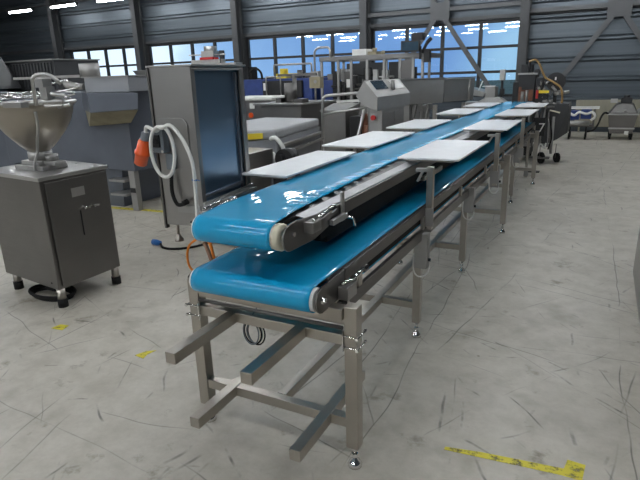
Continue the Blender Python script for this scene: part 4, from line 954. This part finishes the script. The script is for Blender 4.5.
for q, (x0, z0, x1, z1) in enumerate(((-1.12, .95, -1.05, .12), (-.98, .95, -1.04, .2), (-.90, .98, -.99, .15), (-.82, .98, -.72, .2))):
    MB().cyl((x0, 10.05+.02*q, z0), (x1, 10.05+.02*q, z1), .014, n=8).build('stand_rod', 'steel_mid', dm)
MB().box(-1.12, -.72, 10.0, 10.12, .96, .985).box(-1.12, -.72, 10.0, 10.12, .10, .125).build('stand_shelf', 'steel_dark', dm)
MB().cyl((-.78, 10.0, .92), (-.62, 10.0, .88), .012, n=8).cyl((-.86, 10.0, .97), (-.86, 10.0, 1.03), .02).build('valve', 'cream_plastic', dm)
# numbered plate
sg = thing('number_plate', 'black plate with a white numeral 7 standing at the far end of the conveyor', 'sign', (-.87, 9.21, 0))
MB().box(-.945, -.765, 9.20, 9.212, .58, .86).box(-.89, -.87, 9.2125, 9.23, 0, .86).box(-.97, -.79, 9.15, 9.27, 0, .015).build('plate', 'black_paint', sg)
def text(body, size, loc, mat, parent, name):
    cu = bpy.data.curves.new(name, 'FONT'); cu.body = body; cu.size = size; cu.extrude = .001; cu.align_x = 'CENTER'; cu.align_y = 'CENTER'
    tmp = bpy.data.objects.new('tmp_text', cu); COL.objects.link(tmp)
    bpy.context.view_layer.update()
    me = bpy.data.meshes.new_from_object(tmp.evaluated_get(bpy.context.evaluated_depsgraph_get()))
    bpy.data.objects.remove(tmp)
    me.materials.clear(); me.materials.append(MATS[mat])
    o = bpy.data.objects.new(name, me); COL.objects.link(o); o.location = loc; o.rotation_euler = (PI/2, 0, 0)
    o.parent = parent; o.matrix_parent_inverse = PW(parent).inverted()
    return o
text('7', .20, (-.815, 9.197, .70), 'white_plastic', sg, 'numeral')

# ================================================================== FAR RIGHT
ct = thing('pipe_trolley', 'low trolley with white rails and blue parts in front of the radiator', 'trolley', (-.4, 14, 0))
MB().box(-.75, -.05, 13.8, 13.83, .69, .715).box(-.75, -.05, 14.3, 14.33, .69, .715).box(-.75, -.72, 13.83, 14.3, .69, .715).build('rail', 'white_plastic', ct)
MB().cyl((-.8, 13.75, .38), (-.22, 13.75, .38), .055, n=16).build('drum', 'steel_bright', ct)
MB().tube([(-.68, 13.8, .62), (-.55, 13.78, .55), (-.45, 13.78, .62), (-.30, 13.78, .58), (-.18, 13.78, .62), (-.12, 13.78, .52), (-.2, 13.78, .44)], .028, 8).build('white_tubes', 'white_plastic', ct)
MB().box(-.68, -.45, 13.9, 14.2, .44, .64).box(-.42, -.20, 13.9, 14.2, .46, .66).build('blue_parts', 'blue_paint', ct, bevel=.01)
MB().box(-.72, -.15, 13.88, 14.28, .28, .33).box(-.16, -.12, 13.82, 13.86, .2, .7).box(-.72, -.68, 13.88, 13.92, .2, .7).build('trolley_frame', 'steel_dark', ct)
for x, y in ((-.62, 13.85), (-.28, 13.85), (-.62, 14.25), (-.28, 14.25)):
    MB().cyl((x-.02, y, .07), (x+.02, y, .07), .07).box(x-.008, x+.008, y-.015, y+.015, .07, .29).build('castor', 'rubber', ct)
mxr = thing('tumbler_machine', 'squat steel machine on castors with black motor on top, far right by the radiator', 'machine', (.45, 14.2, 0))
MB().hexa([(.20, 13.95, .14), (.66, 13.95, .14), (.66, 14.5, .14), (.20, 14.5, .14), (.14, 13.9, .55), (.72, 13.9, .55), (.72, 14.5, .55), (.14, 14.5, .55)]).build('tub', 'steel_filler', mxr, bevel=.006)
MB().box(.12, .74, 13.88, 14.52, .552, .58).box(.17, .69, 13.90, 13.94, .24, .27).build('rim', 'steel_bright', mxr)
MB().hexa([(.14, 13.92, .581), (.72, 13.92, .581), (.72, 14.5, .581), (.14, 14.5, .581), (.30, 14.0, .80), (.62, 14.0, .80), (.62, 14.4, .80), (.30, 14.4, .80)]).build('dome', 'steel_dark', mxr, bevel=.02)
MB().box(.36, .58, 14.0, 14.2, .80, .92).cyl((.47, 14.1, .92), (.47, 14.1, .97), .06).build('motor', 'black_paint', mxr, bevel=.01)
MB().box(.16, .30, 14.2, 14.4, .80, .88).cyl((.78, 13.95, .60), (.72, 13.95, .68), .05).cyl((.46, 13.9, .66), (.46, 13.97, .66), .025).build('fittings', 'steel_bright', mxr)
for x, y in ((.22, 14.0), (.64, 14.0), (.22, 14.42), (.64, 14.42)):
    MB().cyl((x-.025, y, .07), (x+.025, y, .07), .07).box(x-.035, x+.035, y-.03, y+.03, .07, .139).build('castor', 'rubber', mxr)
MB().tube([(.14, 13.9, .58), (.06, 13.85, .60), (.0, 13.8, .50), (-.04, 13.75, .36), (-.12, 13.7, .24), (-.25, 13.68, .20)], .022, 10).build('drain_hose', 'rubber', mxr)
MB().box(.50, .58, 13.86, 13.899, .13, .20).build('white_tag', 'white_plastic', mxr)
mr2 = thing('motor_unit', 'dark machine part with small motor cut off by the right edge of the view', 'machine', (1.0, 14.1, 0))
MB().box(.84, 1.3, 13.9, 14.4, .1, .55).box(.82, 1.2, 13.95, 14.3, .6, .72).cyl((.86, 14.1, .95), (1.2, 14.1, .95), .10).box(1.0, 1.1, 14.0, 14.2, .1, .95).build('motor_body', 'steel_dark', mr2, bevel=.01)
for x in (.9, 1.24):
    MB().cyl((x-.02, 14.1, .05), (x+.02, 14.1, .05), .05).build('castor', 'rubber', mr2)
# steel machine whose corner enters at the right edge
rx = thing('steel_cupboard', 'brushed steel cabinet just cutting into the right edge of the view', 'cabinet', (.8, 3.9, 0))
MB().box(.362, 1.3, 2.6, 4.72, .012, .93).build('cupboard_body', 'steel_sheet', rx, bevel=.004)
MB().box(.40, 1.28, 2.62, 4.70, 0, .012).build('plinth', 'steel_dark', rx)
bpy.context.view_layer.update()
